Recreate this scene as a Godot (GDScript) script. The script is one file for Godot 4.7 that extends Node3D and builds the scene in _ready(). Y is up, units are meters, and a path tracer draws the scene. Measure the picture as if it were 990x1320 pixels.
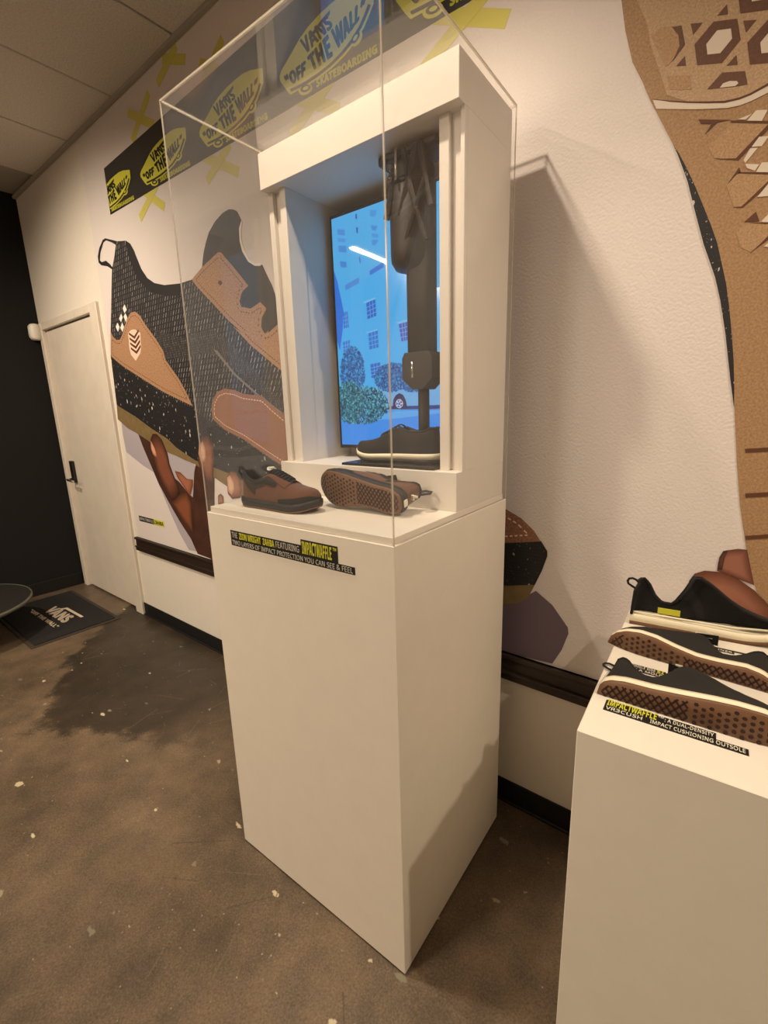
extends Node3D

# ---------------------------------------------------------------- polygons of the wall prints, in metres on the wall (x, y)
const WARM := Color(1.0, 0.92, 0.815)
const EXPOSURE := 1.0
const SCREEN_GLOW := 0.8
const SCREEN_LIGHT := 0.01
var MURAL := {
	"KNIT": PackedVector2Array([Vector2(-2.108, 1.93), Vector2(-2.042, 2.085), Vector2(-2.015, 2.149), Vector2(-1.97, 2.253), Vector2(-1.924, 2.304), Vector2(-1.874, 2.368), Vector2(-1.856, 2.38), Vector2(-1.753, 2.36), Vector2(-1.706, 2.334), Vector2(-1.676, 2.294), Vector2(-1.654, 2.249), Vector2(-1.624, 2.193), Vector2(-1.571, 2.137), Vector2(-1.502, 2.1), Vector2(-1.4, 2.072), Vector2(-1.3, 2.057), Vector2(-1.251, 2.054), Vector2(-1.136, 2.052), Vector2(-0.9, 2.123), Vector2(-0.525, 1.769), Vector2(-0.343, 1.593), Vector2(-0.065, 1.374), Vector2(0.245, 1.218), Vector2(0.422, 1.136), Vector2(0.504, 1.09), Vector2(0.561, 1.064), Vector2(0.625, 0.999), Vector2(0.507, 0.975), Vector2(0.107, 0.996), Vector2(-0.579, 1.165), Vector2(-0.676, 1.208), Vector2(-0.846, 1.28), Vector2(-1.059, 1.351), Vector2(-1.245, 1.426), Vector2(-1.263, 1.442), Vector2(-1.557, 1.527), Vector2(-1.794, 1.62), Vector2(-2.015, 1.705), Vector2(-2.158, 1.789)]),
	"TONGUE": PackedVector2Array([Vector2(-1.038, 2.09), Vector2(-1.013, 2.146), Vector2(-0.988, 2.181), Vector2(-0.954, 2.218), Vector2(-0.901, 2.248), Vector2(-0.84, 2.267), Vector2(-0.792, 2.27), Vector2(-0.762, 2.263), Vector2(-0.734, 2.248), Vector2(-0.709, 2.206), Vector2(-0.726, 2.181), Vector2(-0.73, 2.133), Vector2(-0.718, 2.093), Vector2(-0.684, 2.045), Vector2(-0.643, 2.02), Vector2(-0.608, 2.016), Vector2(-0.595, 2.011), Vector2(-0.572, 1.97), Vector2(-0.543, 1.924), Vector2(-0.523, 1.872), Vector2(-0.525, 1.769), Vector2(-0.617, 1.744), Vector2(-0.705, 1.857), Vector2(-0.809, 1.943)]),
	"TONGUE_EDGE": PackedVector2Array([Vector2(-0.709, 2.206), Vector2(-0.704, 2.201), Vector2(-0.716, 2.175), Vector2(-0.721, 2.135), Vector2(-0.707, 2.095), Vector2(-0.676, 2.047), Vector2(-0.642, 2.026), Vector2(-0.607, 2.022), Vector2(-0.597, 2.016), Vector2(-0.609, 2.011), Vector2(-0.644, 2.018), Vector2(-0.686, 2.042), Vector2(-0.722, 2.09), Vector2(-0.733, 2.132), Vector2(-0.73, 2.182)]),
	"LOOP_OUT": PackedVector2Array([Vector2(-1.856, 2.38), Vector2(-1.898, 2.394), Vector2(-1.996, 2.426), Vector2(-2.031, 2.426), Vector2(-2.095, 2.394), Vector2(-2.131, 2.356), Vector2(-2.131, 2.323), Vector2(-2.102, 2.303), Vector2(-2.023, 2.282), Vector2(-1.966, 2.254), Vector2(-1.953, 2.258), Vector2(-1.986, 2.286), Vector2(-2.032, 2.314), Vector2(-2.089, 2.317), Vector2(-2.113, 2.333), Vector2(-2.09, 2.37), Vector2(-2.03, 2.412), Vector2(-1.993, 2.415), Vector2(-1.926, 2.39), Vector2(-1.871, 2.363)]),
	"MIDSOLE": PackedVector2Array([Vector2(-2.158, 1.789), Vector2(-2.015, 1.705), Vector2(-1.794, 1.62), Vector2(-1.557, 1.527), Vector2(-1.263, 1.442), Vector2(-1.245, 1.426), Vector2(-1.059, 1.351), Vector2(-0.846, 1.28), Vector2(-0.676, 1.208), Vector2(-0.579, 1.165), Vector2(0.107, 0.996), Vector2(0.507, 0.975), Vector2(0.626, 1), Vector2(0.646, 0.971), Vector2(0.647, 0.955), Vector2(0.633, 0.906), Vector2(0.613, 0.855), Vector2(0.516, 0.83), Vector2(0.102, 0.802), Vector2(-0.405, 0.93), Vector2(-0.961, 1.103), Vector2(-1.303, 1.162), Vector2(-1.487, 1.226), Vector2(-1.574, 1.274), Vector2(-1.743, 1.33), Vector2(-1.934, 1.404), Vector2(-2.18, 1.484)]),
	"GUM": PackedVector2Array([Vector2(-2.18, 1.484), Vector2(-1.934, 1.404), Vector2(-1.743, 1.33), Vector2(-1.574, 1.274), Vector2(-1.487, 1.226), Vector2(-1.303, 1.162), Vector2(-0.961, 1.103), Vector2(-0.405, 0.93), Vector2(0.102, 0.802), Vector2(0.516, 0.83), Vector2(0.613, 0.855), Vector2(0.592, 0.805), Vector2(0.559, 0.779), Vector2(0.511, 0.763), Vector2(0.1, 0.722), Vector2(-0.414, 0.828), Vector2(-1.021, 1.038), Vector2(-1.313, 1.141), Vector2(-1.407, 1.157), Vector2(-1.499, 1.178), Vector2(-1.607, 1.197), Vector2(-1.768, 1.244), Vector2(-1.938, 1.299), Vector2(-2.078, 1.336), Vector2(-2.196, 1.393)]),
	"HEEL_SUEDE": PackedVector2Array([Vector2(-2.108, 1.93), Vector2(-2.093, 1.899), Vector2(-2.046, 1.87), Vector2(-1.997, 1.867), Vector2(-1.952, 1.895), Vector2(-1.874, 1.965), Vector2(-1.811, 1.995), Vector2(-1.76, 1.994), Vector2(-1.707, 1.965), Vector2(-1.652, 1.904), Vector2(-1.567, 1.829), Vector2(-1.497, 1.753), Vector2(-1.485, 1.706), Vector2(-1.371, 1.6), Vector2(-1.318, 1.535), Vector2(-1.265, 1.453), Vector2(-1.554, 1.539), Vector2(-1.792, 1.629), Vector2(-2.012, 1.714), Vector2(-2.153, 1.782)]),
	"HEEL_SHIELD": PackedVector2Array([Vector2(-1.878, 1.892), Vector2(-1.835, 1.904), Vector2(-1.79, 1.901), Vector2(-1.729, 1.875), Vector2(-1.74, 1.809), Vector2(-1.743, 1.794), Vector2(-1.763, 1.766), Vector2(-1.83, 1.73), Vector2(-1.881, 1.77), Vector2(-1.89, 1.809)]),
	"EYESTAY": PackedVector2Array([Vector2(-1.136, 2.052), Vector2(-1.039, 2.088), Vector2(-0.9, 2.123), Vector2(-0.876, 2.118), Vector2(-0.792, 2.041), Vector2(-0.699, 1.949), Vector2(-0.747, 1.933), Vector2(-0.772, 1.898), Vector2(-0.765, 1.873), Vector2(-0.734, 1.866), Vector2(-0.698, 1.856), Vector2(-0.628, 1.872), Vector2(-0.589, 1.841), Vector2(-0.626, 1.808), Vector2(-0.635, 1.77), Vector2(-0.617, 1.744), Vector2(-0.581, 1.746), Vector2(-0.525, 1.769), Vector2(-0.403, 1.689), Vector2(-0.443, 1.532), Vector2(-0.525, 1.583), Vector2(-0.72, 1.706), Vector2(-0.832, 1.796), Vector2(-0.774, 1.764), Vector2(-0.87, 1.831), Vector2(-0.99, 1.927), Vector2(-1.101, 2.015)]),
	"EYE_HOLE": PackedVector2Array([Vector2(-0.924, 1.999), Vector2(-0.912, 2.008), Vector2(-0.893, 2.003), Vector2(-0.887, 1.991), Vector2(-0.905, 1.985)]),
	"VAMP": PackedVector2Array([Vector2(-1.088, 1.384), Vector2(-1.087, 1.429), Vector2(-1.07, 1.474), Vector2(-1.022, 1.516), Vector2(-0.953, 1.528), Vector2(-0.879, 1.519), Vector2(-0.811, 1.498), Vector2(-0.733, 1.489), Vector2(-0.667, 1.481), Vector2(-0.6, 1.436), Vector2(-0.522, 1.39), Vector2(-0.273, 1.361), Vector2(0.112, 1.206), Vector2(0.394, 1.118), Vector2(0.504, 1.09), Vector2(0.561, 1.064), Vector2(0.602, 1.03), Vector2(0.625, 0.999), Vector2(0.507, 0.975), Vector2(0.107, 1.008), Vector2(-0.578, 1.174), Vector2(-0.676, 1.214), Vector2(-0.845, 1.286), Vector2(-0.989, 1.329)]),
	"PANEL_SEAM": PackedVector2Array([Vector2(-1.017, 1.715), Vector2(-0.985, 1.709), Vector2(-0.857, 1.592), Vector2(-0.694, 1.49), Vector2(-0.517, 1.395), Vector2(-0.518, 1.39), Vector2(-0.705, 1.485), Vector2(-0.868, 1.587)]),
	"CHK0": PackedVector2Array([Vector2(-1.875, 2.049), Vector2(-1.856, 2.018), Vector2(-1.888, 2.003), Vector2(-1.905, 2.031)]),
	"CHK1": PackedVector2Array([Vector2(-1.934, 2.007), Vector2(-1.921, 1.985), Vector2(-1.95, 1.961), Vector2(-1.97, 1.983)]),
	"CHK2": PackedVector2Array([Vector2(-1.881, 2.002), Vector2(-1.863, 1.977), Vector2(-1.886, 1.95), Vector2(-1.907, 1.986)]),
	"CHK3": PackedVector2Array([Vector2(-1.998, 1.964), Vector2(-1.979, 1.938), Vector2(-2.009, 1.913), Vector2(-2.03, 1.945)]),
	"CHK4": PackedVector2Array([Vector2(-1.937, 1.959), Vector2(-1.922, 1.931), Vector2(-1.949, 1.906), Vector2(-1.97, 1.931)]),
	"SHADOW": PackedVector2Array([Vector2(-2.152, 1.369), Vector2(-2.159, 1.291), Vector2(-2.145, 1.178), Vector2(-1.934, 1.1), Vector2(-1.804, 1.065), Vector2(-1.747, 0.969), Vector2(-1.667, 0.834), Vector2(-1.587, 0.71), Vector2(-1.495, 0.611), Vector2(-1.353, 0.623), Vector2(-1.268, 1.024), Vector2(-1.323, 1.147), Vector2(-1.527, 1.199), Vector2(-1.935, 1.302), Vector2(-2.079, 1.343)]),
	"TOE_SHADOW": PackedVector2Array([Vector2(0.495, 0.792), Vector2(0.592, 0.815), Vector2(0.617, 0.835), Vector2(0.67, 0.8), Vector2(0.72, 0.739), Vector2(0.723, 0.719), Vector2(0.706, 0.659), Vector2(0.68, 0.603), Vector2(0.501, 0.589)]),
	"HAND": PackedVector2Array([Vector2(-1.936, 1.298), Vector2(-1.799, 1.259), Vector2(-1.696, 1.153), Vector2(-1.608, 1.061), Vector2(-1.509, 1.028), Vector2(-1.421, 0.965), Vector2(-1.375, 0.946), Vector2(-1.348, 1.033), Vector2(-1.328, 1.094), Vector2(-1.294, 1.155), Vector2(-1.24, 1.154), Vector2(-1.137, 1.156), Vector2(-1.13, 1.092), Vector2(-1.156, 0.959), Vector2(-1.195, 0.728), Vector2(-1.222, 0.586), Vector2(-1.274, 0.6), Vector2(-1.4, 0.605), Vector2(-1.455, 0.688), Vector2(-1.568, 0.788), Vector2(-1.668, 0.893), Vector2(-1.757, 0.994), Vector2(-1.827, 1.106), Vector2(-1.898, 1.22)]),
	"PALM": PackedVector2Array([Vector2(-1.539, 1.089), Vector2(-1.48, 1.085), Vector2(-1.415, 1.051), Vector2(-1.351, 1.051), Vector2(-1.359, 1.016), Vector2(-1.402, 0.951), Vector2(-1.445, 0.986), Vector2(-1.519, 1.051)]),
	"THUMB_BASE": PackedVector2Array([Vector2(-1.628, 0.893), Vector2(-1.511, 0.957), Vector2(-1.433, 0.976), Vector2(-1.395, 0.92), Vector2(-1.41, 0.808), Vector2(-1.417, 0.726), Vector2(-1.495, 0.773), Vector2(-1.571, 0.837)]),
	"INDEX": PackedVector2Array([Vector2(-1.782, 1.271), Vector2(-1.745, 1.302), Vector2(-1.695, 1.302), Vector2(-1.641, 1.266), Vector2(-1.599, 1.189), Vector2(-1.592, 1.126), Vector2(-1.561, 1.064), Vector2(-1.528, 1.011), Vector2(-1.517, 0.964), Vector2(-1.558, 0.924), Vector2(-1.617, 0.905), Vector2(-1.663, 0.943), Vector2(-1.72, 1.005), Vector2(-1.765, 1.084), Vector2(-1.786, 1.157), Vector2(-1.802, 1.222)]),
	"INDEX_NAIL": PackedVector2Array([Vector2(-1.786, 1.263), Vector2(-1.768, 1.249), Vector2(-1.744, 1.216), Vector2(-1.732, 1.184), Vector2(-1.737, 1.161), Vector2(-1.773, 1.174), Vector2(-1.793, 1.21)]),
	"MIDDLE": PackedVector2Array([Vector2(-1.247, 1.258), Vector2(-1.198, 1.295), Vector2(-1.147, 1.295), Vector2(-1.11, 1.261), Vector2(-1.108, 1.206), Vector2(-1.131, 1.106), Vector2(-1.152, 1.047), Vector2(-1.198, 1.044), Vector2(-1.252, 1.099), Vector2(-1.273, 1.156)]),
	"MIDDLE_NAIL": PackedVector2Array([Vector2(-1.243, 1.251), Vector2(-1.203, 1.268), Vector2(-1.183, 1.228), Vector2(-1.19, 1.182), Vector2(-1.211, 1.156), Vector2(-1.244, 1.154), Vector2(-1.26, 1.201)]),
	"RING": PackedVector2Array([Vector2(-1.014, 1.092), Vector2(-0.976, 1.121), Vector2(-0.929, 1.118), Vector2(-0.896, 1.08), Vector2(-0.896, 1.026), Vector2(-0.916, 0.989), Vector2(-0.988, 0.976), Vector2(-1.021, 1.001)]),
	"RING_NAIL": PackedVector2Array([Vector2(-1.013, 1.086), Vector2(-0.984, 1.1), Vector2(-0.955, 1.062), Vector2(-0.958, 1.027), Vector2(-0.986, 0.995), Vector2(-1.014, 1.012)]),
	"PINKY": PackedVector2Array([Vector2(-1.114, 0.982), Vector2(-1.087, 0.995), Vector2(-1.067, 0.982), Vector2(-1.072, 0.938), Vector2(-1.123, 0.933)]),
	"RIDGE": PackedVector2Array([Vector2(-1.573, 1.877), Vector2(-1.302, 1.8), Vector2(-1.005, 1.809), Vector2(-0.869, 1.732), Vector2(-0.716, 1.599), Vector2(-0.529, 1.443), Vector2(-0.534, 1.404), Vector2(-0.759, 1.542), Vector2(-0.919, 1.655), Vector2(-1.066, 1.705), Vector2(-1.281, 1.697), Vector2(-1.491, 1.714)]),
	"OUTSOLE": PackedVector2Array([Vector2(0.748, 2.317), Vector2(0.764, 2.239), Vector2(0.784, 2.171), Vector2(0.808, 2.124), Vector2(0.828, 2.079), Vector2(0.846, 2.045), Vector2(0.865, 2.008), Vector2(0.883, 1.973), Vector2(0.895, 1.954), Vector2(0.913, 1.92), Vector2(0.936, 1.872), Vector2(0.956, 1.826), Vector2(0.973, 1.787), Vector2(0.988, 1.748), Vector2(1, 1.707), Vector2(1.013, 1.662), Vector2(1.024, 1.612), Vector2(1.036, 1.548), Vector2(1.045, 1.494), Vector2(1.059, 1.381), Vector2(1.077, 1.258), Vector2(1.093, 1.164), Vector2(1.116, 1.063), Vector2(1.133, 0.995), Vector2(1.149, 0.955), Vector2(1.171, 0.931), Vector2(1.36, 0.75), Vector2(1.55, 0.85), Vector2(1.66, 1.2), Vector2(1.62, 1.6), Vector2(1.68, 2), Vector2(1.78, 2.4), Vector2(1.72, 2.8), Vector2(1.5, 2.97), Vector2(1, 2.97), Vector2(0.86, 2.8), Vector2(0.76, 2.5)]),
	"SIDEWALL": PackedVector2Array([Vector2(0.883, 1.973), Vector2(0.895, 1.954), Vector2(0.913, 1.92), Vector2(0.936, 1.872), Vector2(0.956, 1.826), Vector2(0.973, 1.787), Vector2(0.988, 1.748), Vector2(1, 1.707), Vector2(1.013, 1.662), Vector2(1.024, 1.612), Vector2(1.036, 1.548), Vector2(1.045, 1.494), Vector2(1.053, 1.433), Vector2(1.057, 1.39), Vector2(1.043, 1.455), Vector2(1.023, 1.556), Vector2(1.006, 1.628), Vector2(0.991, 1.679), Vector2(0.962, 1.753), Vector2(0.936, 1.833), Vector2(0.918, 1.891), Vector2(0.894, 1.95)]),
	"HEX": PackedVector2Array([Vector2(0.905, 2.154), Vector2(0.936, 2.181), Vector2(0.977, 2.168), Vector2(0.987, 2.128), Vector2(0.959, 2.099), Vector2(0.914, 2.113)]),
	"HEX_IN": PackedVector2Array([Vector2(0.927, 2.145), Vector2(0.944, 2.162), Vector2(0.968, 2.155), Vector2(0.972, 2.136), Vector2(0.954, 2.118), Vector2(0.931, 2.125)]),
	"HEX_L": PackedVector2Array([Vector2(0.819, 2.204), Vector2(0.837, 2.214), Vector2(0.877, 2.2), Vector2(0.887, 2.162), Vector2(0.861, 2.137), Vector2(0.853, 2.134)]),
	"HEX_LD": PackedVector2Array([Vector2(0.859, 2.205), Vector2(0.877, 2.2), Vector2(0.887, 2.162), Vector2(0.866, 2.139), Vector2(0.877, 2.163), Vector2(0.873, 2.184)]),
	"TRI1": PackedVector2Array([Vector2(0.894, 2.196), Vector2(0.916, 2.188), Vector2(0.901, 2.173)]),
	"TRI2": PackedVector2Array([Vector2(0.874, 2.127), Vector2(0.889, 2.14), Vector2(0.893, 2.121)]),
	"HEX_LOW": PackedVector2Array([Vector2(0.937, 2.06), Vector2(0.961, 2.081), Vector2(1.001, 2.068), Vector2(1.008, 2.042), Vector2(0.984, 2.047)]),
	"HEX_LOW_IN": PackedVector2Array([Vector2(0.96, 2.054), Vector2(0.965, 2.06), Vector2(0.976, 2.06), Vector2(0.989, 2.055), Vector2(0.992, 2.05), Vector2(0.987, 2.047)]),
	"PAD_L": PackedVector2Array([Vector2(0.857, 2.115), Vector2(0.902, 2.099), Vector2(0.908, 2.071), Vector2(0.886, 2.078), Vector2(0.865, 2.087)]),
	"GROOVE": PackedVector2Array([Vector2(0.833, 2.079), Vector2(0.868, 2.063), Vector2(0.903, 2.048), Vector2(0.939, 2.034), Vector2(0.972, 2.023), Vector2(0.997, 2.02), Vector2(1.015, 2.021), Vector2(1.042, 2.027), Vector2(1.058, 2.033), Vector2(1.06, 2.018), Vector2(1.044, 2.014), Vector2(1.018, 2.009), Vector2(0.999, 2.008), Vector2(0.978, 2.011), Vector2(0.946, 2.021), Vector2(0.918, 2.03), Vector2(0.842, 2.058)]),
	"GROOVE_D": PackedVector2Array([Vector2(0.833, 2.08), Vector2(0.867, 2.065), Vector2(0.903, 2.05), Vector2(0.939, 2.037), Vector2(0.972, 2.026), Vector2(0.997, 2.023), Vector2(1.014, 2.024), Vector2(1.042, 2.031), Vector2(1.057, 2.037), Vector2(1.058, 2.031), Vector2(1.042, 2.026), Vector2(1.015, 2.02), Vector2(0.998, 2.019), Vector2(0.972, 2.022), Vector2(0.94, 2.033), Vector2(0.903, 2.047), Vector2(0.868, 2.062)]),
	"GAP0": PackedVector2Array([Vector2(1.015, 1.975), Vector2(1.028, 1.989), Vector2(1.047, 1.983), Vector2(1.04, 1.966)]),
	"GAP1": PackedVector2Array([Vector2(0.998, 1.983), Vector2(1.011, 1.984), Vector2(1.022, 1.985), Vector2(1.012, 1.978)]),
	"GAP2": PackedVector2Array([Vector2(1.028, 1.923), Vector2(1.039, 1.938), Vector2(1.055, 1.934), Vector2(1.045, 1.919)]),
	"GAP3": PackedVector2Array([Vector2(1.017, 1.902), Vector2(1.026, 1.921), Vector2(1.039, 1.918), Vector2(1.021, 1.896)]),
	"GAP4": PackedVector2Array([Vector2(1.021, 1.894), Vector2(1.045, 1.886), Vector2(1.039, 1.876), Vector2(1.025, 1.885)]),
	"GAP5": PackedVector2Array([Vector2(1.041, 1.873), Vector2(1.049, 1.888), Vector2(1.061, 1.885), Vector2(1.063, 1.866)]),
	"GAP6": PackedVector2Array([Vector2(1.049, 1.824), Vector2(1.065, 1.845), Vector2(1.068, 1.821)]),
	"GAP7": PackedVector2Array([Vector2(1.061, 1.774), Vector2(1.072, 1.787), Vector2(1.074, 1.77)]),
	"GAP8": PackedVector2Array([Vector2(1.072, 1.724), Vector2(1.079, 1.731), Vector2(1.08, 1.721)]),
	"CUT0": PackedVector2Array([Vector2(0.927, 2.008), Vector2(0.985, 1.987), Vector2(0.962, 1.99), Vector2(0.943, 1.975), Vector2(0.952, 1.991), Vector2(0.932, 1.998)]),
	"CUT1": PackedVector2Array([Vector2(0.968, 1.92), Vector2(1.008, 1.905), Vector2(1.053, 1.947), Vector2(1.052, 1.957), Vector2(1.003, 1.91)]),
	"CUT2": PackedVector2Array([Vector2(0.994, 1.864), Vector2(1.011, 1.891), Vector2(1.015, 1.88), Vector2(1.009, 1.879)]),
	"CUT3": PackedVector2Array([Vector2(0.985, 1.986), Vector2(1.052, 1.962), Vector2(1.052, 1.958), Vector2(0.988, 1.981)]),
	"CUT4": PackedVector2Array([Vector2(1.01, 1.815), Vector2(1.026, 1.81), Vector2(1.066, 1.842), Vector2(1.065, 1.851), Vector2(1.024, 1.813)]),
	"CUT5": PackedVector2Array([Vector2(1.032, 1.781), Vector2(1.05, 1.796), Vector2(1.058, 1.776)]),
	"CUT6": PackedVector2Array([Vector2(1.059, 1.773), Vector2(1.074, 1.77), Vector2(1.075, 1.767), Vector2(1.044, 1.777)]),
	"CUT7": PackedVector2Array([Vector2(1.049, 1.716), Vector2(1.078, 1.737), Vector2(1.077, 1.745), Vector2(1.058, 1.723)]),
	"CUT8": PackedVector2Array([Vector2(1.011, 1.88), Vector2(1.063, 1.863), Vector2(1.063, 1.866), Vector2(1.011, 1.882)]),
	"SIPE0": PackedVector2Array([Vector2(1.088, 1.295), Vector2(1.144, 1.301), Vector2(1.145, 1.292), Vector2(1.09, 1.286)]),
	"SIPE1": PackedVector2Array([Vector2(1.1, 1.191), Vector2(1.156, 1.2), Vector2(1.157, 1.19), Vector2(1.102, 1.181)]),
	"SIPE2": PackedVector2Array([Vector2(1.111, 1.089), Vector2(1.168, 1.103), Vector2(1.169, 1.093), Vector2(1.114, 1.08)]),
	"SIPE3": PackedVector2Array([Vector2(1.123, 0.982), Vector2(1.181, 0.999), Vector2(1.182, 0.989), Vector2(1.126, 0.973)]),
	"TIPB": PackedVector2Array([Vector2(1.067, 0.992), Vector2(1.067, 1.015), Vector2(1.072, 1.037), Vector2(1.081, 1.048), Vector2(1.101, 1.055), Vector2(1.119, 1.056), Vector2(1.142, 0.971), Vector2(1.116, 0.978), Vector2(1.092, 0.986)]),
	"TIPB_NAIL": PackedVector2Array([Vector2(1.067, 0.996), Vector2(1.068, 1.028), Vector2(1.074, 1.045), Vector2(1.083, 1.049), Vector2(1.078, 1.026), Vector2(1.077, 0.996)]),
	"TIPF": PackedVector2Array([Vector2(1.012, 0.954), Vector2(1.022, 0.976), Vector2(1.042, 0.988), Vector2(1.075, 0.991), Vector2(1.109, 0.981), Vector2(1.143, 0.959), Vector2(1.184, 0.918), Vector2(1.207, 0.831), Vector2(1.17, 0.833), Vector2(1.144, 0.842), Vector2(1.102, 0.866), Vector2(1.058, 0.895), Vector2(1.019, 0.912)]),
	"TIPF_NAIL": PackedVector2Array([Vector2(1.013, 0.952), Vector2(1.02, 0.967), Vector2(1.035, 0.948), Vector2(1.054, 0.92), Vector2(1.063, 0.9), Vector2(1.04, 0.906), Vector2(1.02, 0.915)]),
	"COLLAR": PackedVector2Array([Vector2(-1.753, 2.36), Vector2(-1.706, 2.334), Vector2(-1.676, 2.294), Vector2(-1.654, 2.249), Vector2(-1.624, 2.193), Vector2(-1.571, 2.137), Vector2(-1.502, 2.1), Vector2(-1.4, 2.072), Vector2(-1.251, 2.054), Vector2(-1.264, 2.001), Vector2(-1.394, 2.017), Vector2(-1.558, 2.063), Vector2(-1.655, 2.131), Vector2(-1.707, 2.198), Vector2(-1.745, 2.273)]),
	"FORE": PackedVector2Array([Vector2(0.78, 2.296), Vector2(0.809, 2.233), Vector2(0.819, 2.19), Vector2(0.841, 2.133), Vector2(0.861, 2.078), Vector2(0.903, 2.05), Vector2(0.939, 2.037), Vector2(0.972, 2.025), Vector2(0.997, 2.022), Vector2(1.014, 2.023), Vector2(1.042, 2.029), Vector2(1.058, 2.035), Vector2(1.45, 2.3), Vector2(1.58, 2.45), Vector2(1.62, 2.75), Vector2(1.48, 2.92), Vector2(1, 2.92), Vector2(0.9, 2.75), Vector2(0.84, 2.5)]),
	"BLK0": PackedVector2Array([Vector2(0.988, 1.98), Vector2(1.052, 1.956), Vector2(1.004, 1.907), Vector2(0.963, 1.923), Vector2(0.952, 1.947)]),
	"BLK1": PackedVector2Array([Vector2(1.009, 1.879), Vector2(1.064, 1.861), Vector2(1.066, 1.844), Vector2(1.026, 1.81), Vector2(1.01, 1.816), Vector2(0.992, 1.863)]),
	"BLK2": PackedVector2Array([Vector2(1.034, 1.777), Vector2(1.075, 1.766), Vector2(1.078, 1.744), Vector2(1.051, 1.718), Vector2(1.031, 1.731), Vector2(1.02, 1.764)]),
	"E1": Vector2(0.0938, -0.0363),
	"E2": Vector2(-0.0265, 0.0982),
}
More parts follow.
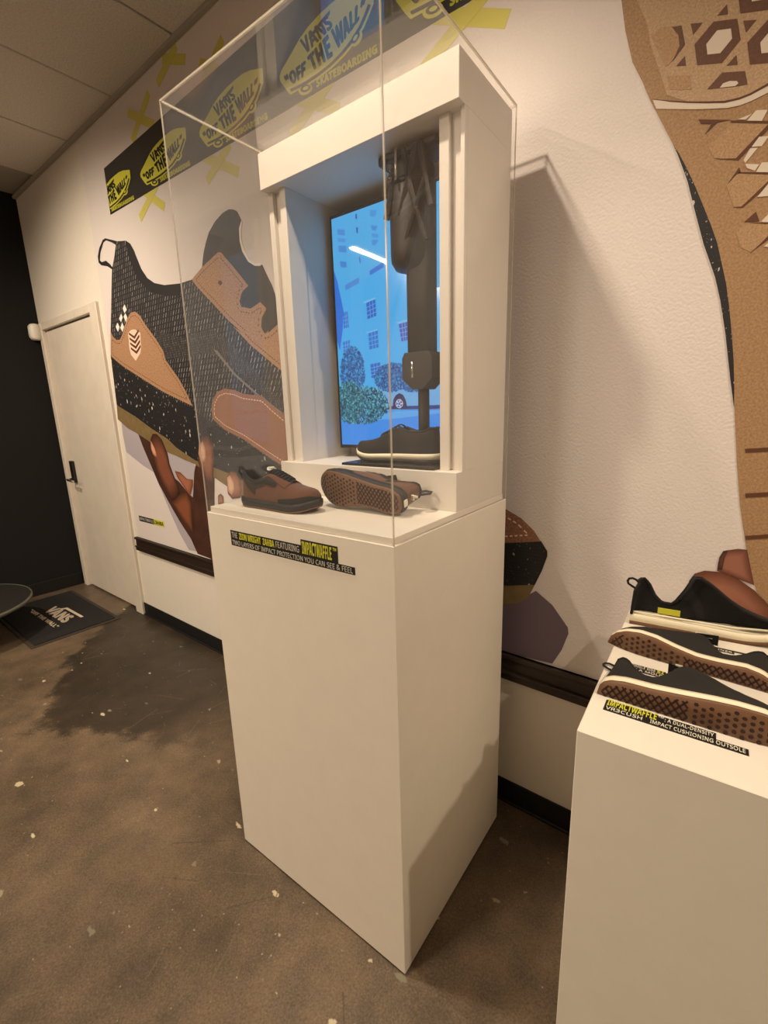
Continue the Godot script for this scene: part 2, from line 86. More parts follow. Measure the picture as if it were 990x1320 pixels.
var LOGO := {
	"BOARD": [Vector2(0.003, 0.384), Vector2(0.014, 0.43), Vector2(0.059, 0.501), Vector2(0.118, 0.603), Vector2(0.161, 0.651), Vector2(0.224, 0.686), Vector2(0.279, 0.696), Vector2(0.331, 0.697), Vector2(0.38, 0.669), Vector2(0.45, 0.592), Vector2(0.45, 0.517), Vector2(0.448, 0.438), Vector2(0.429, 0.37), Vector2(0.406, 0.298), Vector2(0.369, 0.226), Vector2(0.321, 0.17), Vector2(0.265, 0.134), Vector2(0.208, 0.116), Vector2(0.148, 0.112), Vector2(0.105, 0.121), Vector2(0.055, 0.128), Vector2(0.036, 0.196), Vector2(0.004, 0.333)],
	"WHAO": [Vector2(0.164, 0.088), Vector2(0.166, 0.065), Vector2(0.163, 0.047), Vector2(0.155, 0.035), Vector2(0.143, 0.032), Vector2(0.13, 0.038), Vector2(0.116, 0.052), Vector2(0.105, 0.073), Vector2(0.098, 0.097), Vector2(0.096, 0.12), Vector2(0.1, 0.139), Vector2(0.108, 0.151), Vector2(0.12, 0.153), Vector2(0.133, 0.147), Vector2(0.146, 0.132), Vector2(0.157, 0.111)],
	"WHBO": [Vector2(0.393, 0.29), Vector2(0.398, 0.271), Vector2(0.4, 0.249), Vector2(0.397, 0.227), Vector2(0.391, 0.209), Vector2(0.383, 0.197), Vector2(0.373, 0.194), Vector2(0.363, 0.199), Vector2(0.355, 0.213), Vector2(0.349, 0.233), Vector2(0.348, 0.256), Vector2(0.35, 0.278), Vector2(0.357, 0.296), Vector2(0.365, 0.308), Vector2(0.375, 0.31), Vector2(0.385, 0.304)],
	"STRIPE": [Vector2(0.06, 0.153), Vector2(0.101, 0.142), Vector2(0.144, 0.133), Vector2(0.203, 0.136), Vector2(0.26, 0.154), Vector2(0.315, 0.189), Vector2(0.363, 0.243), Vector2(0.399, 0.315), Vector2(0.422, 0.385), Vector2(0.437, 0.439), Vector2(0.427, 0.462), Vector2(0.412, 0.408), Vector2(0.389, 0.339), Vector2(0.353, 0.27), Vector2(0.306, 0.217), Vector2(0.252, 0.183), Vector2(0.196, 0.167), Vector2(0.137, 0.165), Vector2(0.095, 0.175), Vector2(0.054, 0.186)],
	"WHA": [Vector2(0.158, 0.095), Vector2(0.159, 0.08), Vector2(0.156, 0.068), Vector2(0.15, 0.061), Vector2(0.142, 0.059), Vector2(0.132, 0.063), Vector2(0.122, 0.073), Vector2(0.114, 0.086), Vector2(0.109, 0.102), Vector2(0.108, 0.117), Vector2(0.111, 0.129), Vector2(0.118, 0.137), Vector2(0.126, 0.138), Vector2(0.136, 0.134), Vector2(0.146, 0.124), Vector2(0.153, 0.11)],
	"WHAI": [Vector2(0.147, 0.097), Vector2(0.147, 0.09), Vector2(0.146, 0.084), Vector2(0.142, 0.081), Vector2(0.138, 0.08), Vector2(0.132, 0.082), Vector2(0.127, 0.087), Vector2(0.123, 0.093), Vector2(0.121, 0.1), Vector2(0.12, 0.107), Vector2(0.122, 0.113), Vector2(0.126, 0.116), Vector2(0.13, 0.117), Vector2(0.136, 0.115), Vector2(0.141, 0.11), Vector2(0.145, 0.104)],
	"WHB": [Vector2(0.386, 0.291), Vector2(0.389, 0.278), Vector2(0.389, 0.263), Vector2(0.387, 0.248), Vector2(0.382, 0.235), Vector2(0.376, 0.226), Vector2(0.369, 0.222), Vector2(0.362, 0.224), Vector2(0.357, 0.233), Vector2(0.354, 0.245), Vector2(0.353, 0.261), Vector2(0.356, 0.276), Vector2(0.36, 0.289), Vector2(0.367, 0.298), Vector2(0.374, 0.302), Vector2(0.38, 0.299)],
	"WHBI": [Vector2(0.379, 0.279), Vector2(0.381, 0.273), Vector2(0.381, 0.265), Vector2(0.379, 0.257), Vector2(0.376, 0.249), Vector2(0.373, 0.244), Vector2(0.369, 0.241), Vector2(0.365, 0.242), Vector2(0.363, 0.245), Vector2(0.362, 0.251), Vector2(0.362, 0.259), Vector2(0.363, 0.267), Vector2(0.366, 0.275), Vector2(0.37, 0.28), Vector2(0.374, 0.283), Vector2(0.377, 0.282)],
	"VBAR": [Vector2(0.162, 0.545), Vector2(0.179, 0.571), Vector2(0.228, 0.622), Vector2(0.267, 0.648), Vector2(0.265, 0.61), Vector2(0.233, 0.584), Vector2(0.187, 0.538), Vector2(0.169, 0.514)],
	"VANS": [Vector2(0.142, 0.417), Vector2(0.277, 0.49), Vector2(0.253, 0.622), Vector2(0.119, 0.584)],
	"OFF": [Vector2(0.049, 0.221), Vector2(0.134, 0.229), Vector2(0.14, 0.357), Vector2(0.027, 0.347)],
	"THE": [Vector2(0.172, 0.226), Vector2(0.269, 0.239), Vector2(0.251, 0.448), Vector2(0.152, 0.376)],
	"WALL": [Vector2(0.291, 0.268), Vector2(0.403, 0.412), Vector2(0.417, 0.53), Vector2(0.268, 0.464)],
	"SK": [Vector2(0.188, 0.046), Vector2(0.457, 0.027), Vector2(0.455, 0.099), Vector2(0.188, 0.118)],
	"ANS": [Vector2(0.176, 0.435), Vector2(0.277, 0.49), Vector2(0.253, 0.622), Vector2(0.152, 0.593)],
}
var SCREEN := [
	["facade", [Vector2(0.086, 0.309), Vector2(0.521, 0.249), Vector2(1, 0.38), Vector2(1, 0.86), Vector2(0, 0.86), Vector2(0.04, 0.5)], [70, 184, 252]],
	["w", [Vector2(0.055, 0.045), Vector2(0.134, 0.059), Vector2(0.131, 0.082), Vector2(0.059, 0.069)], [74, 150, 232]],
	["w", [Vector2(0.057, 0.082), Vector2(0.137, 0.095), Vector2(0.136, 0.11), Vector2(0.058, 0.097)], [78, 158, 235]],
	["w", [Vector2(0.06, 0.113), Vector2(0.141, 0.124), Vector2(0.141, 0.151), Vector2(0.063, 0.14)], [70, 146, 230]],
	["w", [Vector2(0.071, 0.177), Vector2(0.137, 0.189), Vector2(0.138, 0.212), Vector2(0.073, 0.203)], [62, 138, 226]],
	["w", [Vector2(0.387, 0.016), Vector2(0.449, 0.026), Vector2(0.444, 0.043), Vector2(0.413, 0.047), Vector2(0.387, 0.039)], [72, 160, 236]],
	["w", [Vector2(0.393, 0.075), Vector2(0.452, 0.085), Vector2(0.435, 0.102), Vector2(0.396, 0.093)], [66, 152, 232]],
	["w", [Vector2(0.396, 0.106), Vector2(0.457, 0.117), Vector2(0.456, 0.131), Vector2(0.398, 0.122)], [74, 162, 238]],
	["w", [Vector2(0.397, 0.13), Vector2(0.459, 0.139), Vector2(0.431, 0.155), Vector2(0.397, 0.155)], [70, 158, 234]],
	["m", [Vector2(0.247, 0.012), Vector2(0.262, 0.014), Vector2(0.26, 0.033), Vector2(0.247, 0.031)], [40, 90, 190]],
	["m", [Vector2(0.249, 0.065), Vector2(0.266, 0.067), Vector2(0.264, 0.089), Vector2(0.251, 0.087)], [40, 90, 190]],
	["m", [Vector2(0.265, 0.18), Vector2(0.275, 0.185), Vector2(0.283, 0.208), Vector2(0.27, 0.207)], [50, 110, 200]],
	["b", [Vector2(0.365, 0.249), Vector2(0.498, 0.228), Vector2(0.499, 0.249), Vector2(0.366, 0.268)], [52, 124, 226]],
	["b", [Vector2(0.109, 0.283), Vector2(0.259, 0.263), Vector2(0.259, 0.287), Vector2(0.116, 0.305)], [72, 146, 228]],
	["d", [Vector2(-0.008, 0.196), Vector2(0.031, 0.256), Vector2(0.078, 0.372), Vector2(0.086, 0.397), Vector2(0.079, 0.414), Vector2(0.067, 0.468), Vector2(0.024, 0.559), Vector2(-0.009, 0.496), Vector2(-0.008, 0.276)], [34, 118, 230]],
	["g", [Vector2(0.322, 0.376), Vector2(0.411, 0.365), Vector2(0.417, 0.435), Vector2(0.328, 0.443)], [36, 104, 212]],
	["s", [Vector2(0.29, 0.368), Vector2(0.411, 0.359), Vector2(0.413, 0.367), Vector2(0.303, 0.375)], [120, 205, 252]],
	["g", [Vector2(0.081, 0.396), Vector2(0.127, 0.394), Vector2(0.132, 0.463), Vector2(0.079, 0.465)], [40, 110, 215]],
	["g", [Vector2(0.331, 0.5), Vector2(0.426, 0.495), Vector2(0.429, 0.567), Vector2(0.338, 0.572)], [36, 124, 224]],
	["s", [Vector2(0.304, 0.498), Vector2(0.424, 0.491), Vector2(0.425, 0.496), Vector2(0.325, 0.502)], [120, 205, 252]],
	["g", [Vector2(0.341, 0.636), Vector2(0.439, 0.631), Vector2(0.439, 0.69), Vector2(0.349, 0.696)], [36, 108, 208]],
	["g", [Vector2(0.061, 0.524), Vector2(0.136, 0.519), Vector2(0.137, 0.584), Vector2(0.065, 0.585)], [46, 128, 222]],
	["g", [Vector2(0.624, 0.484), Vector2(0.704, 0.48), Vector2(0.702, 0.554), Vector2(0.646, 0.555)], [70, 90, 190]],
	["s", [Vector2(0.602, 0.476), Vector2(0.703, 0.47), Vector2(0.704, 0.48), Vector2(0.624, 0.484)], [120, 200, 250]],
	["k", [Vector2(0.652, 0.624), Vector2(0.785, 0.622), Vector2(0.781, 0.739), Vector2(0.675, 0.736)], [62, 34, 84]],
	["c", [Vector2(0.281, 0.744), Vector2(0.433, 0.733), Vector2(0.577, 0.736), Vector2(0.972, 0.737), Vector2(1.013, 0.788), Vector2(1.013, 0.835), Vector2(0.273, 0.833)], [112, 182, 240]],
	["u", [Vector2(0.274, 0.824), Vector2(1.013, 0.825), Vector2(1.013, 0.842), Vector2(0.273, 0.836)], [30, 60, 130]],
	["r", [Vector2(-0.116, 0.846), Vector2(1.013, 0.84), Vector2(1, 1), Vector2(0, 1)], [56, 150, 248]],
	["r2", [Vector2(0.023, 0.891), Vector2(0.583, 0.845), Vector2(1.013, 0.845), Vector2(1.013, 0.857), Vector2(0.546, 0.88)], [90, 178, 252]],
	["a", [Vector2(0.548, 0.834), Vector2(0.56, 0.794), Vector2(0.581, 0.778), Vector2(0.616, 0.769), Vector2(0.651, 0.777), Vector2(0.676, 0.801), Vector2(0.689, 0.835)], [40, 36, 90]],
]
var WHEEL := [Vector2(0.614, 0.814), Vector2(0.571, 0.813), Vector2(0.615, 0.79)]


var M := {}
var fonts := {}
var used := {}

# ---------------------------------------------------------------- naming and tagging
func fresh(called: String) -> String:
	var n: int = used.get(called, 0)
	used[called] = n + 1
	return called if n == 0 else "%s_%03d" % [called, n]

func tag(o: Node3D, label: String, category: String, group := "") -> Node3D:
	o.set_meta("label", label)
	o.set_meta("category", category)
	if group != "":
		o.set_meta("group", group)
	return o

func thing(called: String, label: String, category: String, at := Vector3.ZERO, turn := 0.0, group := "") -> Node3D:
	var o := Node3D.new()
	o.name = fresh(called)
	add_child(o, true)
	o.position = at
	o.rotation.y = turn
	tag(o, label, category, group)
	return o

func place(called: String, st: SurfaceTool, mat: Material, parent: Node3D = null, smooth := false) -> MeshInstance3D:
	var o := MeshInstance3D.new()
	st.generate_normals()
	o.mesh = st.commit()
	o.material_override = mat
	o.cast_shadow = GeometryInstance3D.SHADOW_CASTING_SETTING_ON
	if parent == null:
		o.name = fresh(called)
		add_child(o, true)
	else:
		o.name = called
		parent.add_child(o, true)
	return o

func structure(called: String, st: SurfaceTool, mat: Material) -> MeshInstance3D:
	var o := place(called, st, mat)
	o.set_meta("kind", "structure")
	return o

# ---------------------------------------------------------------- mesh helpers (front faces clockwise)
func flat() -> SurfaceTool:
	var st := SurfaceTool.new()
	st.begin(Mesh.PRIMITIVE_TRIANGLES)
	st.set_smooth_group(-1)
	return st

func soft() -> SurfaceTool:
	var st := SurfaceTool.new()
	st.begin(Mesh.PRIMITIVE_TRIANGLES)
	st.set_smooth_group(0)
	return st

func tri(st: SurfaceTool, a: Vector3, b: Vector3, c: Vector3) -> void:
	st.add_vertex(a)
	st.add_vertex(b)
	st.add_vertex(c)

func tri_out(st: SurfaceTool, a: Vector3, b: Vector3, c: Vector3, centre: Vector3) -> void:
	# clockwise when looked at from outside of centre
	var n := (b - a).cross(c - a)
	if n.dot((a + b + c) / 3.0 - centre) > 0.0:
		tri(st, a, c, b)
	else:
		tri(st, a, b, c)

func box(st: SurfaceTool, lo: Vector3, hi: Vector3, ch := 0.0) -> void:
	var c := (lo + hi) / 2.0
	var h := (hi - lo) / 2.0
	ch = minf(ch, minf(h.x, minf(h.y, h.z)) * 0.9)
	for ax in 3:
		var u := (ax + 1) % 3
		var v := (ax + 2) % 3
		for s in [-1.0, 1.0]:
			var p: Array[Vector3] = []
			for q in [[-1, -1], [1, -1], [1, 1], [-1, 1]]:
				var w := Vector3.ZERO
				w[ax] = s * h[ax]
				w[u] = q[0] * (h[u] - ch)
				w[v] = q[1] * (h[v] - ch)
				p.append(c + w)
			tri_out(st, p[0], p[1], p[2], c)
			tri_out(st, p[0], p[2], p[3], c)
	if ch <= 0.0:
		return
	for ax in 3:
		var u := (ax + 1) % 3
		var v := (ax + 2) % 3
		for su in [-1.0, 1.0]:
			for sv in [-1.0, 1.0]:
				var p: Array[Vector3] = []
				for e in [-1.0, 1.0]:
					var a := Vector3.ZERO
					a[ax] = e * (h[ax] - ch)
					a[u] = su * h[u]
					a[v] = sv * (h[v] - ch)
					var b := a
					b[u] = su * (h[u] - ch)
					b[v] = sv * h[v]
					p.append(c + a)
					p.append(c + b)
				tri_out(st, p[0], p[1], p[2], c)
				tri_out(st, p[1], p[3], p[2], c)
	for sx in [-1.0, 1.0]:
		for sy in [-1.0, 1.0]:
			for sz in [-1.0, 1.0]:
				var s := Vector3(sx, sy, sz)
				tri_out(st, c + s * (h - Vector3(0, ch, ch)), c + s * (h - Vector3(ch, 0, ch)), c + s * (h - Vector3(ch, ch, 0)), c)

func boxed(lo: Vector3, hi: Vector3, ch := 0.0) -> SurfaceTool:
	var st := flat()
	box(st, lo, hi, ch)
	return st

func poly_tris(pts: PackedVector2Array) -> PackedInt32Array:
	return Geometry2D.triangulate_polygon(pts)

func slab(st: SurfaceTool, pts: PackedVector2Array, z0: float, z1: float, uv := 0.0) -> void:
	# a polygon in the x-y plane with its face at z1 (towards +z) and edges back to z0
	var t := poly_tris(pts)
	for i in range(0, t.size(), 3):
		var a := pts[t[i]]
		var b := pts[t[i + 1]]
		var c := pts[t[i + 2]]
		if (b - a).cross(c - a) > 0.0:
			var k := b
			b = c
			c = k
		for q in [a, b, c]:
			if uv > 0.0:
				st.set_uv(q / uv)
			st.add_vertex(Vector3(q.x, q.y, z1))
	if z1 - z0 < 0.0001:
		return
	var area := 0.0
	for i in pts.size():
		area += pts[i].cross(pts[(i + 1) % pts.size()])
	for i in pts.size():
		var a := pts[i]
		var b := pts[(i + 1) % pts.size()]
		if area < 0.0:
			var k := a
			a = b
			b = k
		var p := [Vector3(a.x, a.y, z0), Vector3(b.x, b.y, z0), Vector3(b.x, b.y, z1), Vector3(a.x, a.y, z1)]
		for j in [0, 2, 1, 0, 3, 2]:
			if uv > 0.0:
				st.set_uv(Vector2(p[j].x, p[j].y) / uv)
			st.add_vertex(p[j])

func tube(st: SurfaceTool, path: PackedVector3Array, r: float, n := 8, flatness := 1.0, up := Vector3.UP, r_end := -1.0) -> void:
	var rings: Array = []
	for i in path.size():
		var d := (path[mini(i + 1, path.size() - 1)] - path[maxi(i - 1, 0)]).normalized()
		var side := d.cross(up)
		if side.length() < 0.01:
			side = d.cross(Vector3.RIGHT)
		side = side.normalized()
		var top := side.cross(d).normalized()
		var rr := r if r_end < 0.0 else lerpf(r, r_end, float(i) / (path.size() - 1))
		var ring := PackedVector3Array()
		for k in n:
			var a := TAU * k / n
			ring.append(path[i] + side * cos(a) * rr + top * sin(a) * rr * flatness)
		rings.append(ring)
	loft(st, rings, true, true)

func loft(st: SurfaceTool, rings: Array, closed := true, caps := true) -> void:
	for i in rings.size() - 1:
		var a: PackedVector3Array = rings[i]
		var b: PackedVector3Array = rings[i + 1]
		var n := a.size()
		for k in (n if closed else n - 1):
			var k2 := (k + 1) % n
			tri(st, a[k], b[k], b[k2])
			tri(st, a[k], b[k2], a[k2])
	if caps:
		for e in [0, rings.size() - 1]:
			var r: PackedVector3Array = rings[e]
			var c := Vector3.ZERO
			for p in r:
				c += p
			c /= r.size()
			for k in r.size():
				if e == 0:
					tri(st, c, r[k], r[(k + 1) % r.size()])
				else:
					tri(st, c, r[(k + 1) % r.size()], r[k])

func lathe(st: SurfaceTool, profile: PackedVector2Array, n := 24, at := Vector3.ZERO) -> void:
	var rings: Array = []
	for p in profile:
		var ring := PackedVector3Array()
		for k in n:
			var a := TAU * k / n
			ring.append(at + Vector3(cos(a) * p.x, p.y, sin(a) * p.x))
		rings.append(ring)
	loft(st, rings, true, true)

# ---------------------------------------------------------------- lettering
func fat_letters(st: SurfaceTool, text: String, quad: PackedVector2Array, z0: float, z1: float, by: float) -> void:
	# heavier lettering: the same word laid down several times, a little apart
	for d in [Vector2(-by, 0), Vector2(by, 0), Vector2(0, by), Vector2(0, -by)]:
		var q := PackedVector2Array()
		for v in quad:
			q.append(v + d)
		letters(st, text, q, z0, z1 + absf(d.x) * 0.01)

func letters(st: SurfaceTool, text: String, quad: PackedVector2Array, z0: float, z1: float, bold := true) -> void:
	# lettering fitted into a quad (bottom-left, bottom-right, top-right, top-left) of the x-y plane
	var tm := TextMesh.new()
	tm.text = text
	tm.font = fonts["bold" if bold else "plain"]
	tm.font_size = 64
	tm.pixel_size = 0.01
	tm.depth = 0.1
	tm.curve_step = 2.0
	if tm.get_surface_count() == 0:
		return
	var arr := tm.surface_get_arrays(0)
	var v: PackedVector3Array = arr[Mesh.ARRAY_VERTEX]
	var idx: PackedInt32Array = arr[Mesh.ARRAY_INDEX] if arr[Mesh.ARRAY_INDEX] != null else PackedInt32Array(range(v.size()))
	var lo := Vector3.INF
	var hi := -Vector3.INF
	for p in v:
		lo = lo.min(p)
		hi = hi.max(p)
	var at := PackedVector3Array()
	for p in v:
		var a := (p.x - lo.x) / maxf(hi.x - lo.x, 1e-6)
		var b := (p.y - lo.y) / maxf(hi.y - lo.y, 1e-6)
		var q := quad[0].lerp(quad[1], a).lerp(quad[3].lerp(quad[2], a), b)
		at.append(Vector3(q.x, q.y, z1 if p.z > (lo.z + hi.z) / 2.0 else z0))
	for i in range(0, idx.size(), 3):
		tri(st, at[idx[i]], at[idx[i + 1]], at[idx[i + 2]])

func rect(x0: float, y0: float, x1: float, y1: float) -> PackedVector2Array:
	return PackedVector2Array([Vector2(x0, y0), Vector2(x1, y0), Vector2(x1, y1), Vector2(x0, y1)])

# ---------------------------------------------------------------- materials
func mat(c: Color, rough := 0.6, metal := 0.0) -> StandardMaterial3D:
	var m := StandardMaterial3D.new()
	m.albedo_color = c
	m.roughness = rough
	m.metallic = metal
	return m

func noise_tex(seed_: int, freq: float, size := 256, a := Color.BLACK, b := Color.WHITE, octaves := 4) -> NoiseTexture2D:
	var n := FastNoiseLite.new()
	n.seed = seed_
	n.frequency = freq
	n.fractal_octaves = octaves
	var t := NoiseTexture2D.new()
	t.noise = n
	t.width = size
	t.height = size
	t.seamless = true
	var g := Gradient.new()
	g.set_color(0, a)
	g.set_color(1, b)
	t.color_ramp = g
	return t

func grainy(c: Color, spread: float, seed_: int, freq: float, scale_: float, rough := 0.7, relief := 0.0) -> StandardMaterial3D:
	var m := mat(Color.WHITE, rough)
	m.albedo_texture = noise_tex(seed_, freq, 256, c * (1.0 - spread), (c * (1.0 + spread)).clamp(), 4)
	m.uv1_triplanar = true
	m.uv1_world_triplanar = true
	m.uv1_scale = Vector3.ONE * scale_
	if relief > 0.0:
		m.heightmap_enabled = true
		m.heightmap_texture = noise_tex(seed_ + 7, freq, 256, Color.BLACK, Color.WHITE, 3)
		m.heightmap_scale = relief
	return m

func srgb(r: int, g: int, b: int) -> Color:
	return Color8(r, g, b)

func fill_poly(im: Image, pts: PackedVector2Array, c: Color) -> void:
	var lo := pts[0].y
	var hi := pts[0].y
	for p in pts:
		lo = minf(lo, p.y)
		hi = maxf(hi, p.y)
	for y in range(maxi(0, int(floor(lo))), mini(im.get_height(), int(ceil(hi)) + 1)):
		var xs: Array[float] = []
		var yy := y + 0.5
		for i in pts.size():
			var a := pts[i]
			var b := pts[(i + 1) % pts.size()]
			if (a.y <= yy) != (b.y <= yy):
				xs.append(a.x + (yy - a.y) / (b.y - a.y) * (b.x - a.x))
		xs.sort()
		for k in range(0, xs.size() - 1, 2):
			var x0 := int(round(xs[k]))
			var x1 := int(round(xs[k + 1]))
			if x1 > x0:
				im.fill_rect(Rect2i(x0, y, x1 - x0, 1), c)

func floor_texture() -> ImageTexture:
	# worn dark concrete: broad mottling, scratches, a darker patch, cracks and paint flecks; covers 4.8 x 3.2 m
	var w := 1536
	var h := 1024
	var nn: Array[PackedByteArray] = []
	for k in [[11, 0.004, 4], [23, 0.02, 4], [37, 0.7, 2], [51, 0.006, 3]]:
		var n := FastNoiseLite.new()
		n.seed = k[0]
		n.frequency = k[1]
		n.fractal_octaves = k[2]
		if k[0] == 51:
			n.fractal_type = FastNoiseLite.FRACTAL_RIDGED
			n.domain_warp_enabled = true
			n.domain_warp_amplitude = 60.0
		var im := n.get_image(w, h)
		im.convert(Image.FORMAT_L8)
		nn.append(im.get_data())
	var dark_patch := Image.create(w, h, false, Image.FORMAT_L8)
	var out := PackedByteArray()
	out.resize(w * h * 3)
	var o := 0
	for i in w * h:
		var v := 0.74 + 0.30 * (nn[0][i] / 255.0) + 0.24 * (nn[1][i] / 255.0 - 0.5) + 0.52 * (nn[2][i] / 255.0 - 0.5)
		if nn[3][i] > 248:
			v *= 0.9
		# the darker patch in front of the wall, its edge ragged
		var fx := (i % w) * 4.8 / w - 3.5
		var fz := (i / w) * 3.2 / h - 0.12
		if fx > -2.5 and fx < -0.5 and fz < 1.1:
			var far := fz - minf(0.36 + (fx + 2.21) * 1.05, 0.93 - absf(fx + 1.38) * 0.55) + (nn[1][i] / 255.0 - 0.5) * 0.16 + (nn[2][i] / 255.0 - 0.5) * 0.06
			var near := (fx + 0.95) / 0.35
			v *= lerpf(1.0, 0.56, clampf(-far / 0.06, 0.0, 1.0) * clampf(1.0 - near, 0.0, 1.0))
		var t := nn[1][i] / 255.0
		out[o] = clampi(int(111.0 * v + 3.0 * t), 0, 255)
		out[o + 1] = clampi(int(95.5 * v), 0, 255)
		out[o + 2] = clampi(int(77.5 * v - 2.0 * t), 0, 255)
		o += 3
	var im2 := Image.create_from_data(w, h, false, Image.FORMAT_RGB8, out)
	var rng := RandomNumberGenerator.new()
	rng.seed = 5
	for k in 2600:
		var p := Vector2(rng.randf() * w, rng.randf() * h)
		var r := 0.45 + pow(rng.randf(), 14.0) * 4.0
		var pts := PackedVector2Array()
		for a in 7:
			pts.append(p + Vector2.from_angle(TAU * a / 7.0) * r * rng.randf_range(0.5, 1.3) * Vector2(1.5, 0.8))
		var tone := rng.randf_range(0.55, 1.0)
		fill_poly(im2, pts, Color8(int(205 * tone), int(192 * tone), int(160 * tone)))
	for k in 420:
		var p := Vector2(rng.randf() * w, rng.randf() * h)
		var d := Vector2.from_angle(rng.randf() * TAU) * rng.randf_range(8, 60)
		var nrm := d.orthogonal().normalized() * rng.randf_range(0.3, 0.5)
		fill_poly(im2, PackedVector2Array([p - nrm, p + d - nrm, p + d + nrm, p + nrm]), Color8(106, 92, 74) if rng.randf() < 0.8 else Color8(72, 60, 46))
	return ImageTexture.create_from_image(im2)

func knit_texture() -> ImageTexture:
	var im := Image.create(128, 128, false, Image.FORMAT_RGB8)
	im.fill(Color8(26, 24, 27))
	var rng := RandomNumberGenerator.new()
	rng.seed = 3
	for r in 8:
		for c in 8:
			var p := Vector2(c * 16 + (r % 2) * 8, r * 16 + 2)
			var tone := rng.randf_range(0.45, 1.0)
			var col := Color8(int(196 * tone), int(190 * tone), int(184 * tone))
			for off in [Vector2.ZERO, Vector2(-128, 0)]:
				fill_poly(im, PackedVector2Array([p + off + Vector2(0, 0), p + off + Vector2(3, 0), p + off + Vector2(10, 12), p + off + Vector2(7, 12)]), col)
	return ImageTexture.create_from_image(im)

func speck_texture() -> ImageTexture:
	var im := Image.create(512, 512, false, Image.FORMAT_RGB8)
	im.fill(Color8(24, 22, 24))
	var rng := RandomNumberGenerator.new()
	rng.seed = 9
	for k in 64:
		im.fill_rect(Rect2i(0, k * 8, 512, 2), Color8(34, 32, 34))
	for k in 620:
		var p := Vector2(rng.randf() * 512, rng.randf() * 512)
		var r := 1.0 + pow(rng.randf(), 6.0) * 7.0
		var pts := PackedVector2Array()
		for a in 6:
			pts.append(p + Vector2.from_angle(TAU * a / 6.0) * r * rng.randf_range(0.5, 1.2) * Vector2(0.7, 1.2))
		var t := rng.randf_range(0.5, 1.0)
		fill_poly(im, pts, Color8(int(222 * t), int(214 * t), int(205 * t)))
	return ImageTexture.create_from_image(im)

func wood_texture() -> ImageTexture:
	var im := Image.create(512, 64, false, Image.FORMAT_RGB8)
	var rng := RandomNumberGenerator.new()
	rng.seed = 4
	im.fill(Color8(46, 34, 26))
	for k in 160:
		var y := rng.randi_range(0, 63)
		var t := rng.randf_range(0.6, 1.3)
		im.fill_rect(Rect2i(rng.randi_range(0, 400), y, rng.randi_range(30, 260), 1), Color8(int(46 * t), int(34 * t), int(26 * t)))
	return ImageTexture.create_from_image(im)

func screen_texture() -> ImageTexture:
	# the street scene shown on the screen
	var w := 394
	var h := 692
	var im := Image.create(w, h, false, Image.FORMAT_RGB8)
	for y in h:
		var t := float(y) / h
		im.fill_rect(Rect2i(0, y, w, 1), Color8(int(lerpf(82, 66, t)), int(lerpf(186, 184, t)), int(lerpf(248, 250, t))))
	var rng := RandomNumberGenerator.new()
	rng.seed = 21
	for s in SCREEN:
		var pts := PackedVector2Array()
		for p in s[1]:
			pts.append(Vector2(p.x * w, p.y * h))
		fill_poly(im, pts, Color8(s[2][0], s[2][1], s[2][2]))
		if s[0] == "g":
			# glazing bars of the window
			for k in [0.33, 0.66]:
				var a := pts[0].lerp(pts[1], k)
				var b := pts[3].lerp(pts[2], k)
				fill_poly(im, PackedVector2Array([a, a + Vector2(2, 0), b + Vector2(2, 0), b]), Color8(100, 180, 248))
			for k in [0.25, 0.5, 0.75]:
				var a := pts[0].lerp(pts[3], k)
				var b := pts[1].lerp(pts[2], k)
				fill_poly(im, PackedVector2Array([a, b, b + Vector2(0, 2), a + Vector2(0, 2)]), Color8(100, 180, 248))
	# bushes as clumps of leaves
	for b in [[0.15, 0.665, 0.13, 0.115, 0], [0.55, 0.70, 0.17, 0.06, 0], [0.74, 0.70, 0.14, 0.065, 0], [0.24, 0.815, 0.27, 0.085, 1], [0.1, 0.80, 0.14, 0.1, 1]]:
		for k in 1500:
			var a := rng.randf() * TAU
			var r := sqrt(rng.randf())
			var p := Vector2((b[0] + cos(a) * r * b[2]) * w, (b[1] + sin(a) * r * b[3]) * h)
			var d := Vector2.from_angle(rng.randf() * TAU) * rng.randf_range(2.5, 7.0)
			var nrm := d.orthogonal() * 0.5
			var t := pow(rng.randf(), 1.5)
			var col := Color8(int(10 + 50 * t), int(66 + 104 * t), int(136 + 100 * t))
			if b[4] == 1:
				col = Color8(int(8 + 110 * t * t), int(52 + 150 * t), int(84 + 126 * t))
			fill_poly(im, PackedVector2Array([p - d, p + nrm, p + d, p - nrm]), col)
	# the wheel
	var c := Vector2(WHEEL[0].x * w, WHEEL[0].y * h)
	var rx := absf(WHEEL[1].x * w - c.x)
	var ry := absf(WHEEL[2].y * h - c.y)
	for k in [[1.0, Color8(40, 36, 84)], [0.82, Color8(196, 214, 250)], [0.25, Color8(90, 110, 190)]]:
		var pts := PackedVector2Array()
		for a in 20:
			pts.append(c + Vector2(cos(TAU * a / 20.0) * rx, sin(TAU * a / 20.0) * ry) * k[0])
		fill_poly(im, pts, k[1])
	for a in 5:
		var d := Vector2(cos(TAU * (a + 0.5) / 5.0) * rx, sin(TAU * (a + 0.5) / 5.0) * ry)
		var e := Vector2(cos(TAU * (a + 0.15) / 5.0) * rx, sin(TAU * (a + 0.15) / 5.0) * ry)
		var f := Vector2(cos(TAU * (a + 0.85) / 5.0) * rx, sin(TAU * (a + 0.85) / 5.0) * ry)
		fill_poly(im, PackedVector2Array([c + d * 0.3, c + e * 0.7, c + f * 0.7]), Color8(50, 50, 110))
	return ImageTexture.create_from_image(im)

